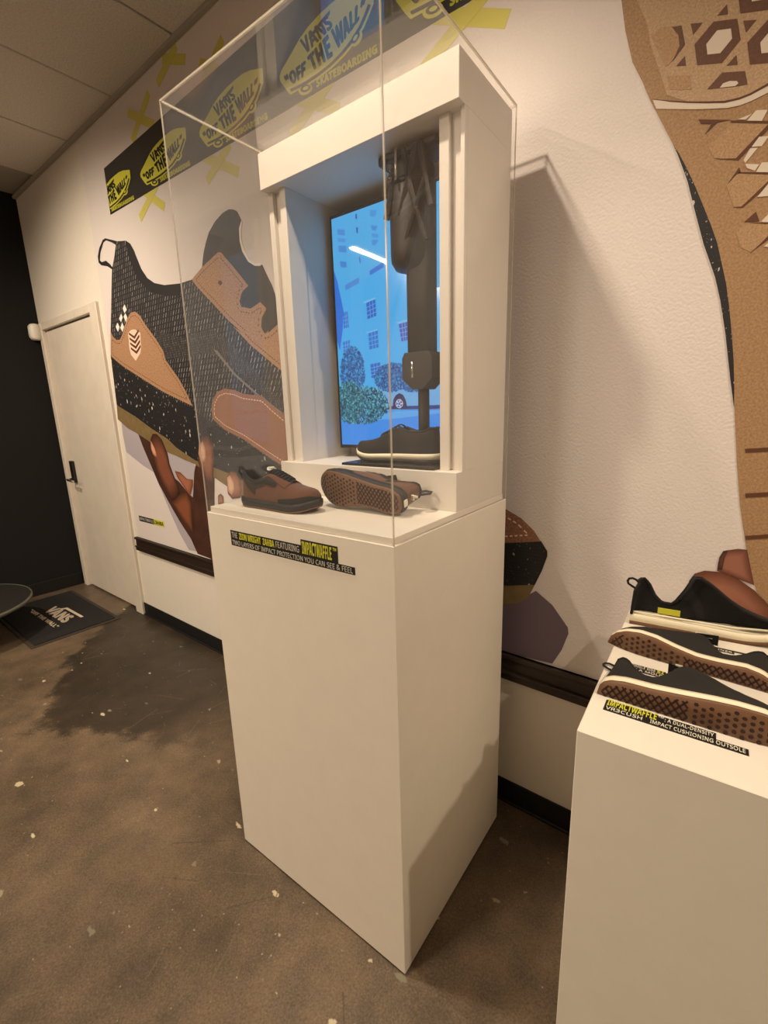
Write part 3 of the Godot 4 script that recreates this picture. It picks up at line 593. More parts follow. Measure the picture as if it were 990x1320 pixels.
func make_materials() -> void:
	for k in [["bold", 700], ["plain", 400]]:
		var f := SystemFont.new()
		f.font_names = PackedStringArray(["Droid Sans"])
		f.font_weight = k[1]
		fonts[k[0]] = f
	M.wall = grainy(srgb(224, 216, 204), 0.008, 1, 0.08, 1.2, 0.75, 0.03)
	M.paper = grainy(srgb(219, 210, 206), 0.014, 2, 0.25, 2.0, 0.62, 0.08)
	M.black_wall = mat(srgb(8, 7, 6), 0.9)
	M.far_wall = mat(srgb(190, 180, 168), 0.8)
	M.tile = grainy(srgb(214, 206, 194), 0.07, 6, 0.12, 3.0, 0.95, 0.12)
	M.grid = mat(srgb(166, 158, 147), 0.7)
	M.floor = mat(Color.WHITE, 0.5)
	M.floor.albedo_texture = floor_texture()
	M.floor.heightmap_enabled = true
	M.floor.heightmap_texture = noise_tex(77, 0.12, 512, Color.BLACK, Color.WHITE, 5)
	M.floor.heightmap_scale = 0.012
	M.floor.roughness_texture = noise_tex(78, 0.02, 512, Color(0.75, 0.75, 0.75), Color.WHITE, 4)
	M.rubber_black = mat(srgb(11, 10, 9), 0.6)
	M.wood = mat(Color.WHITE, 0.4)
	M.wood.albedo_texture = wood_texture()
	M.wood.uv1_triplanar = true
	M.wood.uv1_world_triplanar = true
	M.wood.uv1_scale = Vector3(0.8, 8, 8)
	M.door = grainy(srgb(218, 208, 194), 0.02, 8, 0.02, 1.0, 0.5)
	M.white = grainy(srgb(230, 222, 208), 0.008, 9, 0.02, 2.0, 0.5, 0.01)
	M.white_box = grainy(srgb(222, 214, 203), 0.008, 10, 0.02, 2.0, 0.5)
	M.plastic_white = mat(srgb(228, 222, 210), 0.4)
	M.dark_gap = mat(srgb(16, 14, 12), 0.9)
	M.steel = mat(srgb(150, 144, 134), 0.35, 0.9)
	M.chrome = mat(srgb(225, 222, 215), 0.15, 1.0)
	M.black_metal = mat(srgb(26, 24, 22), 0.55, 0.0)
	M.black_gloss = mat(srgb(20, 19, 18), 0.25, 0.0)
	M.glass = mat(Color(1, 1, 1, 0.02), 0.02)
	M.glass.transparency = BaseMaterial3D.TRANSPARENCY_ALPHA
	M.glass.metallic_specular = 0.32
	M.glass_top = M.glass.duplicate()
	M.glass_top.metallic_specular = 0.5
	M.glass_edge = mat(srgb(216, 206, 188), 0.2)
	M.glass_edge.albedo_color.a = 0.55
	M.glass_edge.transparency = BaseMaterial3D.TRANSPARENCY_ALPHA
	M.tv_frame = mat(srgb(16, 16, 18), 0.35)
	M.screen = mat(srgb(8, 8, 10), 0.12)
	M.screen.emission_enabled = true
	M.screen.emission_texture = screen_texture()
	M.screen.emission = Color.BLACK
	M.screen.emission_energy_multiplier = SCREEN_GLOW
	M.suede = grainy(srgb(94, 55, 30), 0.16, 12, 0.2, 30.0, 0.9)
	M.suede.rim_enabled = true
	M.suede.rim = 0.4
	M.black_suede = grainy(srgb(30, 27, 24), 0.2, 13, 0.2, 30.0, 0.9)
	M.olive_suede = grainy(srgb(48, 40, 28), 0.2, 14, 0.2, 30.0, 0.85)
	M.black_cloth = mat(srgb(20, 18, 18), 0.85)
	M.black_sole = grainy(srgb(30, 27, 24), 0.3, 15, 0.3, 40.0, 0.6)
	M.gum = grainy(srgb(108, 74, 48), 0.08, 16, 0.1, 20.0, 0.55)
	M.gum_shade = mat(srgb(46, 22, 14), 0.8)  # dark colour for the shade inside the tread's hollows and grooves
	M.cream = mat(srgb(238, 228, 200), 0.55)
	M.foam = mat(srgb(236, 226, 196), 0.7)
	M.ink_black = mat(srgb(24, 23, 22), 0.5)
	M.ink_white = mat(srgb(226, 220, 200), 0.6)
	M.ink_yellow = mat(srgb(206, 204, 58), 0.55)
	M.ink_grey = mat(srgb(190, 186, 172), 0.6)
	M.banner = mat(srgb(40, 38, 36), 0.4)
	M.tape = mat(srgb(206, 198, 98), 0.6)
	M.mat_carpet = grainy(srgb(26, 23, 24), 0.35, 18, 0.3, 40.0, 0.95)
	M.mat_edge = mat(srgb(58, 50, 42), 0.7)
	M.mat_letter = grainy(srgb(214, 198, 176), 0.15, 19, 0.3, 40.0, 0.95)
	M.disc = mat(srgb(17, 16, 11), 0.8)
	M.disc_rim = mat(srgb(110, 112, 100), 0.35, 0.3)
	# print inks of the murals
	M.p_knit = mat(Color.WHITE, 0.6)
	M.p_knit.albedo_texture = knit_texture()
	M.p_tongue = grainy(srgb(42, 39, 38), 0.12, 20, 0.02, 1.5, 0.6)
	M.p_mid = mat(Color.WHITE, 0.6)
	M.p_mid.albedo_texture = speck_texture()
	M.p_gum = grainy(srgb(122, 102, 66), 0.06, 22, 0.03, 2.0, 0.6)
	M.p_suede = grainy(srgb(170, 130, 98), 0.18, 24, 0.16, 2.4, 0.6)
	M.p_vamp = grainy(srgb(142, 100, 78), 0.22, 25, 0.16, 2.4, 0.6)
	M.p_pale = mat(srgb(236, 202, 180), 0.6)
	M.p_white = mat(srgb(236, 230, 222), 0.6)
	M.p_black = mat(srgb(28, 25, 27), 0.6)
	M.p_ridge = mat(srgb(255, 250, 250), 0.6)
	M.p_ridge.albedo_texture = M.p_knit.albedo_texture
	M.p_seam = mat(srgb(120, 112, 106), 0.6)
	M.p_lavender = mat(srgb(172, 164, 172), 0.6)
	M.p_violet = mat(srgb(104, 88, 100), 0.6)
	M.p_skin_dark = grainy(srgb(66, 36, 24), 0.2, 26, 0.02, 1.5, 0.6)
	M.p_skin = mat(Color.WHITE, 0.6)
	M.p_skin.vertex_color_use_as_albedo = true
	M.p_sole = grainy(srgb(168, 134, 98), 0.16, 27, 0.25, 3.0, 0.6)
	M.p_sole_pale = grainy(srgb(178, 148, 116), 0.14, 28, 0.25, 3.0, 0.6)
	M.p_sole_deep = grainy(srgb(100, 66, 48), 0.12, 29, 0.2, 3.0, 0.6)
	M.p_sole_mid = grainy(srgb(160, 126, 90), 0.14, 30, 0.2, 3.0, 0.6)
	M.p_bluish = mat(Color.WHITE, 0.6)
	M.p_bluish.albedo_texture = M.p_mid.albedo_texture
	M.p_line = mat(srgb(88, 50, 30), 0.6)
	M.p_gap = mat(srgb(214, 200, 184), 0.6)

# ---------------------------------------------------------------- lamps of the room and added ones
func spot(at: Vector3, to: Vector3, energy: float, angle: float, label: String) -> void:
	var lamp := thing("track_spotlight", label, "spotlight", at, 0.0, "black spotlights under the ceiling")
	var d := (to - at).normalized()
	var st := soft()
	tube(st, PackedVector3Array([at - at - d * 0.10, -d * 0.02]), 0.036, 16)
	place("lamp_body", st, M.black_metal, lamp)
	var g := soft()
	tube(g, PackedVector3Array([-d * 0.02, -d * 0.015]), 0.031, 16)
	place("lamp_glow", g, M.lamp, lamp)
	var s2 := soft()
	tube(s2, PackedVector3Array([-d * 0.07, Vector3(0, 3.0 - at.y, 0)]), 0.008, 8)
	place("stem", s2, M.black_metal, lamp)
	var l := SpotLight3D.new()
	l.name = "lamp_beam"
	l.light_color = WARM
	l.light_energy = energy
	l.spot_range = 12.0
	l.spot_angle = angle
	l.spot_angle_attenuation = 0.9
	l.spot_attenuation = 2.0
	l.light_size = 0.03
	l.shadow_enabled = true
	lamp.add_child(l, true)
	l.look_at_from_position(at, to, Vector3(0.01, 0.02, 1).normalized() if absf(d.y) > 0.95 else Vector3.UP)

func tube_light(x: float, z0: float, z1: float, y: float, energy: float, label: String) -> void:
	var lamp := thing("linear_lamp", label, "ceiling light", Vector3(x, y, (z0 + z1) / 2.0), 0.0, "linear lamps under the ceiling")
	var h := (z1 - z0) / 2.0
	place("housing", boxed(Vector3(-0.04, 0.0, -h), Vector3(0.04, 0.05, h), 0.004), M.plastic_white, lamp)
	place("diffuser", boxed(Vector3(-0.03, -0.012, -h + 0.01), Vector3(0.03, 0.0, h - 0.01), 0.004), M.lamp, lamp)
	for s in [-1.0, 1.0]:
		var r := soft()
		tube(r, PackedVector3Array([Vector3(0, 0.04, s * h * 0.7), Vector3(0, 3.0 - y, s * h * 0.7)]), 0.005, 8)
		place("hanger", r, M.steel, lamp)
	var l := AreaLight3D.new()
	l.name = "lamp_light"
	l.light_color = WARM
	l.light_energy = energy
	l.area_size = Vector2(0.06, 2.0 * h)
	l.area_range = 12.0
	l.area_attenuation = 2.0
	l.shadow_enabled = true
	lamp.add_child(l, true)
	l.position = Vector3(0, -0.02, 0)
	l.rotation = Vector3(-PI / 2, 0, 0)

# ---------------------------------------------------------------- sneakers
const WL := [[0.0, 0.0], [0.01, 0.014], [0.03, 0.022], [0.07, 0.029], [0.15, 0.034], [0.3, 0.036], [0.45, 0.041], [0.6, 0.047], [0.72, 0.050], [0.82, 0.049], [0.9, 0.042], [0.96, 0.028], [0.985, 0.017], [1.0, 0.0]]
const WM := [[0.0, 0.0], [0.01, 0.014], [0.03, 0.022], [0.07, 0.028], [0.15, 0.032], [0.3, 0.028], [0.42, 0.027], [0.55, 0.034], [0.68, 0.044], [0.78, 0.046], [0.87, 0.040], [0.94, 0.028], [0.98, 0.015], [1.0, 0.0]]
const HT := [[0.0, 0.076], [0.04, 0.077], [0.1, 0.066], [0.18, 0.054], [0.26, 0.053], [0.36, 0.066], [0.44, 0.078], [0.5, 0.076], [0.6, 0.065], [0.7, 0.054], [0.8, 0.046], [0.9, 0.038], [0.96, 0.029], [0.99, 0.017], [1.0, 0.006]]
const GAP := [[0.0, 0.85], [0.05, 0.75], [0.3, 0.62], [0.4, 0.5], [0.46, 0.32], [0.6, 0.25], [0.66, 0.12], [0.7, 0.0], [1.0, 0.0]]
const HT_HALF := [[0.0, 0.084], [0.05, 0.086], [0.1, 0.074], [0.16, 0.046], [0.22, 0.032], [0.3, 0.034], [0.38, 0.080], [0.42, 0.112], [0.47, 0.114], [0.55, 0.098], [0.65, 0.074], [0.75, 0.056], [0.85, 0.042], [0.93, 0.032], [0.98, 0.018], [1.0, 0.006]]
const HT_WORN := [[0.0, 0.072], [0.05, 0.074], [0.12, 0.064], [0.3, 0.064], [0.38, 0.072], [0.44, 0.080], [0.5, 0.073], [0.6, 0.060], [0.7, 0.049], [0.85, 0.037], [0.95, 0.027], [1.0, 0.006]]
const LEN := 0.285
var mirrored := false
var tongue_rise := 0.16
var fullness := 0.8
var open_by := 1.0
var heights: Array = HT

func tab(a: Array, t: float) -> float:
	for i in range(1, a.size()):
		if t <= a[i][0]:
			var k: float = (t - a[i - 1][0]) / (a[i][0] - a[i - 1][0])
			return lerpf(a[i - 1][1], a[i][1], k)
	return a[a.size() - 1][1]

func stations(t0: float, t1: float, n: int) -> PackedFloat32Array:
	var out := PackedFloat32Array()
	for i in n + 1:
		var k := float(i) / n
		if t0 < 0.02 and t1 > 0.95:
			k = (1.0 - cos(k * PI)) / 2.0
		elif t0 < 0.02:
			k = 1.0 - cos(k * PI / 2.0)
		elif t1 > 0.95:
			k = sin(k * PI / 2.0)
		out.append(lerpf(t0, t1, k))
	return out

func spring(t: float) -> float:
	return 0.016 * pow(maxf(0.0, (t - 0.72) / 0.28), 2.0)

func sole_h(t: float) -> float:
	return lerpf(0.030, 0.024, t)

func half_w(t: float, side: float) -> float:
	return tab(WL if (side > 0.0) != mirrored else WM, t)

func upper_raw(t: float, u: float, side: float, tall: float) -> Vector3:
	var w := half_w(t, side)
	var g := w * minf(tab(GAP, t) * open_by, 0.95)
	var a := u * PI / 2.0
	var z := g + (w - g) * pow(maxf(cos(a), 0.0), fullness)
	var y := tab(heights, t) * tall * pow(maxf(sin(a), 0.0), 0.8)
	return Vector3(t * LEN + y * 0.10 * maxf(0.0, 1.0 - t * 5.0), sole_h(t) + spring(t) + y - 0.003, z * side)

func upper_at(t: float, u: float, side: float, off: float, tall := 1.0) -> Vector3:
	var p := upper_raw(t, u, side, tall)
	if off == 0.0:
		return p
	var e := 0.01
	var dt := upper_raw(minf(t + e, 1.0), u, side, tall) - upper_raw(maxf(t - e, 0.0), u, side, tall)
	var du := upper_raw(t, minf(u + e, 1.0), side, tall) - upper_raw(t, maxf(u - e, 0.0), side, tall)
	var n := dt.cross(du).normalized() * side
	if n.z * side < -0.2:
		n = -n
	return p + n * off

func patch(t0: float, t1: float, lo: Callable, hi: Callable, side: float, off: float, nt := 24, nu := 8, tall := 1.0) -> SurfaceTool:
	var st := soft()
	var ts := stations(t0, t1, nt)
	var rows: Array = []
	for t in ts:
		var row := PackedVector3Array()
		var a: float = lo.call(t)
		var b: float = hi.call(t)
		for k in nu + 1:
			row.append(upper_at(t, lerpf(a, b, float(k) / nu), side, off, tall))
		rows.append(row)
	loft(st, rows, false, false)
	return st

func flat_fn(v: float) -> Callable:
	return func(_t: float) -> float: return v

func sole_ring(t: float, sides: Array, y0: float, y1: float, out: float) -> PackedVector3Array:
	# cross-section of the sole at t, from y0 to y1 shares of its height; out widens it
	var h := sole_h(t)
	var s := spring(t)
	var r := PackedVector3Array()
	var zl: float = (half_w(t, 1.0) + out) if sides.has(1.0) else 0.0
	var zm: float = (half_w(t, -1.0) + out) if sides.has(-1.0) else 0.0
	var bulge := 0.0015
	var x := t * LEN + (t - 0.5) * 2.0 * out
	for q in [[zl, y1, 0.0], [zl, (y0 + y1) / 2.0, bulge], [zl, y0, -0.0015]]:
		r.append(Vector3(x, s + h * q[1], q[0] + (q[2] if q[0] > 0.0 else 0.0)))
	for q in [[zm, y0, -0.0015], [zm, (y0 + y1) / 2.0, bulge], [zm, y1, 0.0]]:
		r.append(Vector3(x, s + h * q[1], -q[0] - (q[2] if q[0] > 0.0 else 0.0)))
	return r

func sole_layer(sides: Array, y0: float, y1: float, out: float) -> SurfaceTool:
	var st := soft()
	var rows: Array = []
	for t in stations(0.0, 1.0, 44):
		rows.append(sole_ring(t, sides, y0, y1, out))
	loft(st, rows, true, true)
	return st

func inside_sole(t: float, z: float, sides: Array, inset: float) -> bool:
	if t < 0.02 or t > 0.98:
		return false
	if z > 0.0:
		return sides.has(1.0) and z < half_w(t, 1.0) - inset
	return sides.has(-1.0) and -z < half_w(t, -1.0) - inset

func under(t: float, z: float, d: float) -> Vector3:
	return Vector3(t * LEN, spring(t) - d, z)

func tread(sides: Array, dots: bool) -> SurfaceTool:
	# the pattern of the outsole: hollows under the ball, lattice grooves elsewhere, their shade drawn as dark discs and strips
	var st := flat()
	var step := 0.0115
	if dots:
		for i in 14:
			for j in 12:
				var x := 0.525 * LEN + i * step * 0.92
				var z := -0.055 + j * step + (i % 2) * step * 0.5
				var t := x / LEN
				if t < 0.5 or t > 0.88 or not inside_sole(t, z, sides, 0.006):
					continue
				var c := under(t, z, 0.0006)
				for k in 6:
					var a := TAU * k / 6.0
					var b := TAU * (k + 1) / 6.0
					tri_out(st, c, c + Vector3(cos(a) * 0.0036, 0, sin(a) * 0.0036), c + Vector3(cos(b) * 0.0036, 0, sin(b) * 0.0036), c + Vector3(0, 0.01, 0))
		return st
	for dir: float in [-1.0, 1.0]:
		for i in 60:
			var x0 := -0.06 + i * step * 1.05
			var last := Vector3.INF
			for k in 60:
				var z := -0.055 + k * 0.0019
				var x := x0 + dir * z * 0.75
				var t := x / LEN
				var ok := inside_sole(t, z, sides, 0.004) and (t < 0.49 or t > 0.885)
				if ok:
					var p := under(t, z, 0.0006)
					if last != Vector3.INF:
						var d := (p - last).cross(Vector3.UP).normalized() * 0.0017
						tri_out(st, last - d, p - d, p + d, p + Vector3(0, 0.01, 0))
						tri_out(st, last - d, p + d, last + d, p + Vector3(0, 0.01, 0))
					last = p
				else:
					last = Vector3.INF
	return st

func rim_path(sides: Array, t_end: float, tall := 1.0) -> PackedVector3Array:
	var out := PackedVector3Array()
	if sides.has(1.0):
		for k in 17:
			out.append(upper_at(lerpf(t_end, 0.0, k / 16.0), 1.0, 1.0, 0.0, tall))
	if sides.has(-1.0):
		for k in 17:
			out.append(upper_at(lerpf(0.0, t_end, k / 16.0), 1.0, -1.0, 0.0, tall))
	return out

func tongue(sides: Array, tall := 1.0) -> SurfaceTool:
	var st := soft()
	var rows: Array = []
	for i in 15:
		var t := lerpf(0.34, 0.70, i / 14.0)
		var row := PackedVector3Array()
		for k in 9:
			var v := lerpf(-1.0 if sides.has(-1.0) else 0.0, 1.0 if sides.has(1.0) else 0.0, k / 8.0)
			row.append(tongue_at(t, v, tall))
		rows.append(row)
	loft(st, rows, false, false)
	return st

func tongue_at(t: float, v: float, tall := 1.0, up := 0.0) -> Vector3:
	var w := lerpf(0.027, 0.014, (t - 0.34) / 0.36)
	var y := sole_h(t) + spring(t) + maxf(tab(heights, t), tab(heights, 0.44) - 0.0 if t < 0.44 else 0.0) * tall + 0.004 + maxf(0.0, 0.44 - t) * tongue_rise - v * v * 0.007
	return Vector3(t * LEN, y + up, v * w)

func brown_sneaker(called: String, label: String) -> Node3D:
	var o := thing(called, label, "sneaker", Vector3.ZERO, 0.0, "pair of brown sneakers in the clear case")
	var both := [1.0, -1.0]
	var out := place("outsole", sole_layer(both, 0.0, 0.22, 0.0015), M.gum, o)
	place("tread_dot_shade", tread(both, true), M.gum_shade, out).set_meta("kind", "stuff")
	place("tread_groove_shade", tread(both, false), M.gum_shade, out).set_meta("kind", "stuff")
	place("midsole", sole_layer(both, 0.22, 1.0, 0.0035), M.black_sole, o)
	for s in both:
		place("upper", patch(0.0, 1.0, flat_fn(0.0), flat_fn(1.0), s, 0.0, 48, 12), M.suede, o)
		place("lining", patch(0.0, 0.5, flat_fn(0.1), flat_fn(1.0), s, -0.003, 24, 6), M.black_cloth, o)
		place("quarter_panel", patch(0.03, 0.27, func(t): return lerpf(0.62, 0.12, (t - 0.03) / 0.24), flat_fn(1.0), s, 0.0012, 18, 10), M.olive_suede, o)
		place("quarter_panel", patch(0.27, 0.56, func(t): return lerpf(0.34, 0.42, (t - 0.27) / 0.29), func(t): return 1.0 if t < 0.36 else lerpf(0.80, 0.60, (t - 0.36) / 0.2), s, 0.0012, 18, 10), M.olive_suede, o)
		place("side_stripe", patch(0.18, 0.50, func(t): return 0.70 - (t - 0.18) * 0.95, func(t): return 0.84 - (t - 0.18) * 1.0, s, 0.0026, 20, 3), M.black_suede, o)
		place("side_stripe", patch(0.48, 0.585, func(t): return 0.385 + (t - 0.48) * 0.6, func(t): return 0.53 + (t - 0.48) * 0.5, s, 0.0026, 10, 3), M.black_suede, o)
		place("eyestay", patch(0.36, 0.69, func(t): return lerpf(0.80, 0.52, (t - 0.36) / 0.33), flat_fn(0.99), s, 0.0022, 20, 5), M.suede, o)
		place("toe_bumper", patch(0.62, 1.0, flat_fn(0.0), func(t): return lerpf(0.10, 0.34, (t - 0.62) / 0.38), s, 0.0016, 24, 4), M.black_suede, o)
		place("heel_band", patch(0.0, 0.12, flat_fn(0.72), flat_fn(1.0), s, 0.0014, 10, 4), M.black_suede, o)
	var rim := soft()
	tube(rim, rim_path(both, 0.42), 0.0045, 8)
	place("collar", rim, M.black_cloth, o)
	var tg := place("tongue", tongue(both), M.black_cloth, o)
	var lb := soft()
	var ring: Array = []
	for f in [0.55, 0.75, 1.0]:
		var r := PackedVector3Array()
		for k in 24:
			var a := TAU * k / 24.0
			r.append(tongue_at(0.405 + cos(a) * 0.028 * f, sin(a) * 0.72 * f, 1.0, 0.0024 if f < 0.9 else 0.0012))
		ring.append(r)
	loft(lb, [ring[1], ring[2]], true, false)
	for k in 5:
		tube(lb, PackedVector3Array([tongue_at(0.392, -0.42 + 0.2 * k, 1.0, 0.0022), tongue_at(0.418, -0.36 + 0.2 * k, 1.0, 0.0022)]), 0.0016, 6)
	place("tongue_badge", lb, M.ink_white, tg)
	for i in 7:
		var t := lerpf(0.44, 0.66, i / 6.0)
		var path := PackedVector3Array()
		for k in 9:
			var v := lerpf(-1.0, 1.0, k / 8.0)
			var p := upper_at(t, 0.90, signf(v) if v != 0.0 else 1.0, 0.005)
			path.append(Vector3(t * LEN, maxf(p.y, tongue_at(t, v * 0.9).y) + 0.0028 if absf(v) < 0.9 else p.y, p.z if absf(v) > 0.9 else lerpf(-1, 1, k / 8.0) * absf(p.z)))
		var l := soft()
		tube(l, path, 0.0042, 6, 0.55)
		place("lace", l, M.black_cloth, o)
	var loop := soft()
	tube(loop, PackedVector3Array([Vector3(0.008, 0.098, 0), Vector3(-0.004, 0.112, 0), Vector3(-0.018, 0.112, 0), Vector3(-0.022, 0.100, 0), Vector3(-0.006, 0.082, 0)]), 0.006, 8, 0.35, Vector3(0, 0, 1))
	place("heel_loop", loop, M.black_cloth, o)
	var tabs := flat()
	for q in [[0.026, -0.004], [0.026, 0.004], [0.034, 0.0], [0.042, 0.004]]:
		box(tabs, Vector3(-0.003, q[0] + 0.026, q[1] - 0.003), Vector3(0.004, q[0] + 0.032, q[1] + 0.003))
	place("heel_checks", tabs, M.ink_white, o)
	var hb := soft()
	tube(hb, PackedVector3Array([Vector3(-0.0055, 0.009, 0), Vector3(-0.0055, 0.021, 0)]), 0.010, 10, 0.25, Vector3(1, 0, 0))
	place("heel_badge", hb, M.ink_white, o)
	return o

func half_sneaker(called: String, label: String, side: float, group: String, show_inside: bool) -> Node3D:
	# a black sneaker cut lengthwise: one side of the sole and of the upper
	var o := thing(called, label, "sneaker", Vector3.ZERO, 0.0, group)
	var ss := [side]
	var out := place("outsole", sole_layer(ss, 0.0, 0.30, 0.0015), M.gum, o)
	if not show_inside:
		place("tread_dot_shade", tread(ss, true), M.gum_shade, out).set_meta("kind", "stuff")
		place("tread_groove_shade", tread(ss, false), M.gum_shade, out).set_meta("kind", "stuff")
	place("midsole", sole_layer(ss, 0.30, 0.92, 0.0015), M.cream, o)
	place("upper", patch(0.0, 1.0, flat_fn(0.0), flat_fn(1.0), side, 0.0, 48, 12), M.black_suede, o)
	place("lining", patch(0.0, 0.98, flat_fn(0.02), flat_fn(1.0), side, -0.0025, 40, 8), M.black_cloth, o)
	var sp := soft()
	tube(sp, PackedVector3Array([Vector3(0.004, 0.033, side * 0.002), Vector3(0.10, 0.033, side * 0.002), Vector3(0.20, 0.034, side * 0.002), Vector3(0.262, 0.041, side * 0.002)]), 0.0022, 6)
	place("insole", sp, M.cream if show_inside else M.black_cloth, o)
	if not show_inside:
		place("tongue", tongue(ss), M.black_cloth, o)
	var rim := soft()
	tube(rim, rim_path(ss, 0.42), 0.0035, 8)
	place("collar", rim, M.black_cloth, o)
	if show_inside:
		place("foxing_line", patch(0.0, 1.0, flat_fn(0.0), flat_fn(0.06), side, 0.0025, 40, 2), M.cream, o)
	var loop := soft()
	tube(loop, PackedVector3Array([Vector3(0.012, 0.106, side * 0.003), Vector3(0.005, 0.113, side * 0.003), Vector3(-0.003, 0.116, side * 0.003), Vector3(-0.010, 0.114, side * 0.003), Vector3(-0.013, 0.108, side * 0.003), Vector3(-0.011, 0.101, side * 0.003), Vector3(-0.003, 0.096, side * 0.003), Vector3(0.004, 0.092, side * 0.003)]), 0.0028, 8, 0.6, Vector3(0, 0, 1))
	place("heel_loop", loop, M.black_cloth, o)
	var tagm := flat()
	for q in [[0.40, 0.012], [0.47, 0.006]]:
		var p := tongue_at(q[0], side * 0.8, 1.0, 0.003)
		box(tagm, p - Vector3(0.006, 0.001, q[1] / 2.0), p + Vector3(0.006, 0.001, q[1] / 2.0))
	if not show_inside:
		place("size_tag", tagm, M.ink_white, o)
	if show_inside:
		# the cut edge of the upper from heel over the tongue to the toe
		var edge := PackedVector3Array()
		edge.append(Vector3(0.001, 0.026, 0))
		edge.append(Vector3(0.004, 0.085, 0))
		edge.append(Vector3(0.012, 0.108, 0))
		var e1 := soft()
		tube(e1, edge, 0.0035, 6)
		var top := PackedVector3Array()
		for k in 17:
			var t := lerpf(0.34, 0.995, k / 16.0)
			top.append(Vector3(t * LEN, upper_raw(t, 1.0, side, 1.0).y, 0))
		place("cut_edge", e1, M.black_cloth, o)
		var e2 := soft()
		tube(e2, top, 0.003, 6)
		place("cut_edge", e2, M.black_cloth, o)
		var lab := flat()
		box(lab, Vector3(0.055, 0.037, side * 0.006 - 0.001), Vector3(0.10, 0.051, side * 0.006 + 0.001))
		place("insole_tag", lab, M.ink_yellow, o)
		var lip := flat()
		box(lip, Vector3(0.10, 0.034, side * 0.008 - 0.001), Vector3(0.115, 0.046, side * 0.008 + 0.001))
		place("insole_tag_end", lip, M.ink_black, o)
	return o

func posed(o: Node3D, x: Vector3, y: Vector3, at: Vector3) -> void:
	var bx := x.normalized()
	var bz := bx.cross(y).normalized()
	o.transform = Transform3D(Basis(bx, bz.cross(bx).normalized(), bz), at)

# ---------------------------------------------------------------- wall prints
func print_piece(called: String, pts: PackedVector2Array, z: float, m: Material, parent: Node3D, uv := 0.0) -> MeshInstance3D:
	var st := flat()
	slab(st, pts, 0.0008, z, uv)
	return place(called, st, m, parent)

func skin_piece(called: String, pts: PackedVector2Array, z: float, parent: Node3D, rim: Color, mid: Color) -> MeshInstance3D:
	# a printed fingertip whose ink runs from a dark outline to a lighter middle
	var c := Vector2.ZERO
	for p in pts:
		c += p
	c /= pts.size()
	var st := flat()
	var area := 0.0
	for i in pts.size():
		area += pts[i].cross(pts[(i + 1) % pts.size()])
	var rims: Array = [1.0, 0.8, 0.5, 0.0]
	var cols: Array = [rim, rim.lerp(mid, 0.5), mid, mid]
	for i in pts.size():
		var a := pts[i]
		var b := pts[(i + 1) % pts.size()]
		if area > 0.0:
			var k := a
			a = b
			b = k
		for r in 3:
			var q := [c.lerp(a, rims[r]), c.lerp(b, rims[r]), c.lerp(b, rims[r + 1]), c.lerp(a, rims[r + 1])]
			for j in [0, 1, 2, 0, 2, 3]:
				st.set_color((cols[r] if j < 2 else cols[r + 1]).srgb_to_linear())
				st.add_vertex(Vector3(q[j].x, q[j].y, z))
	return place(called, st, M.p_skin, parent)

func stitches(pts: PackedVector2Array, inset: float, z: float) -> SurfaceTool:
	var st := flat()
	var loops := Geometry2D.offset_polygon(pts, -inset)
	if loops.is_empty():
		return st
	var l: PackedVector2Array = loops[0]
	for i in l.size():
		var a := l[i]
		var b := l[(i + 1) % l.size()]
		var n := int((b - a).length() / 0.016)
		for k in n:
			var p := a.lerp(b, (k + 0.2) / n)
			var q := a.lerp(b, (k + 0.75) / n)
			var w := (q - p).orthogonal().normalized() * 0.0022
			slab(st, PackedVector2Array([p - w, q - w, q + w, p + w]), z - 0.0002, z)
	return st

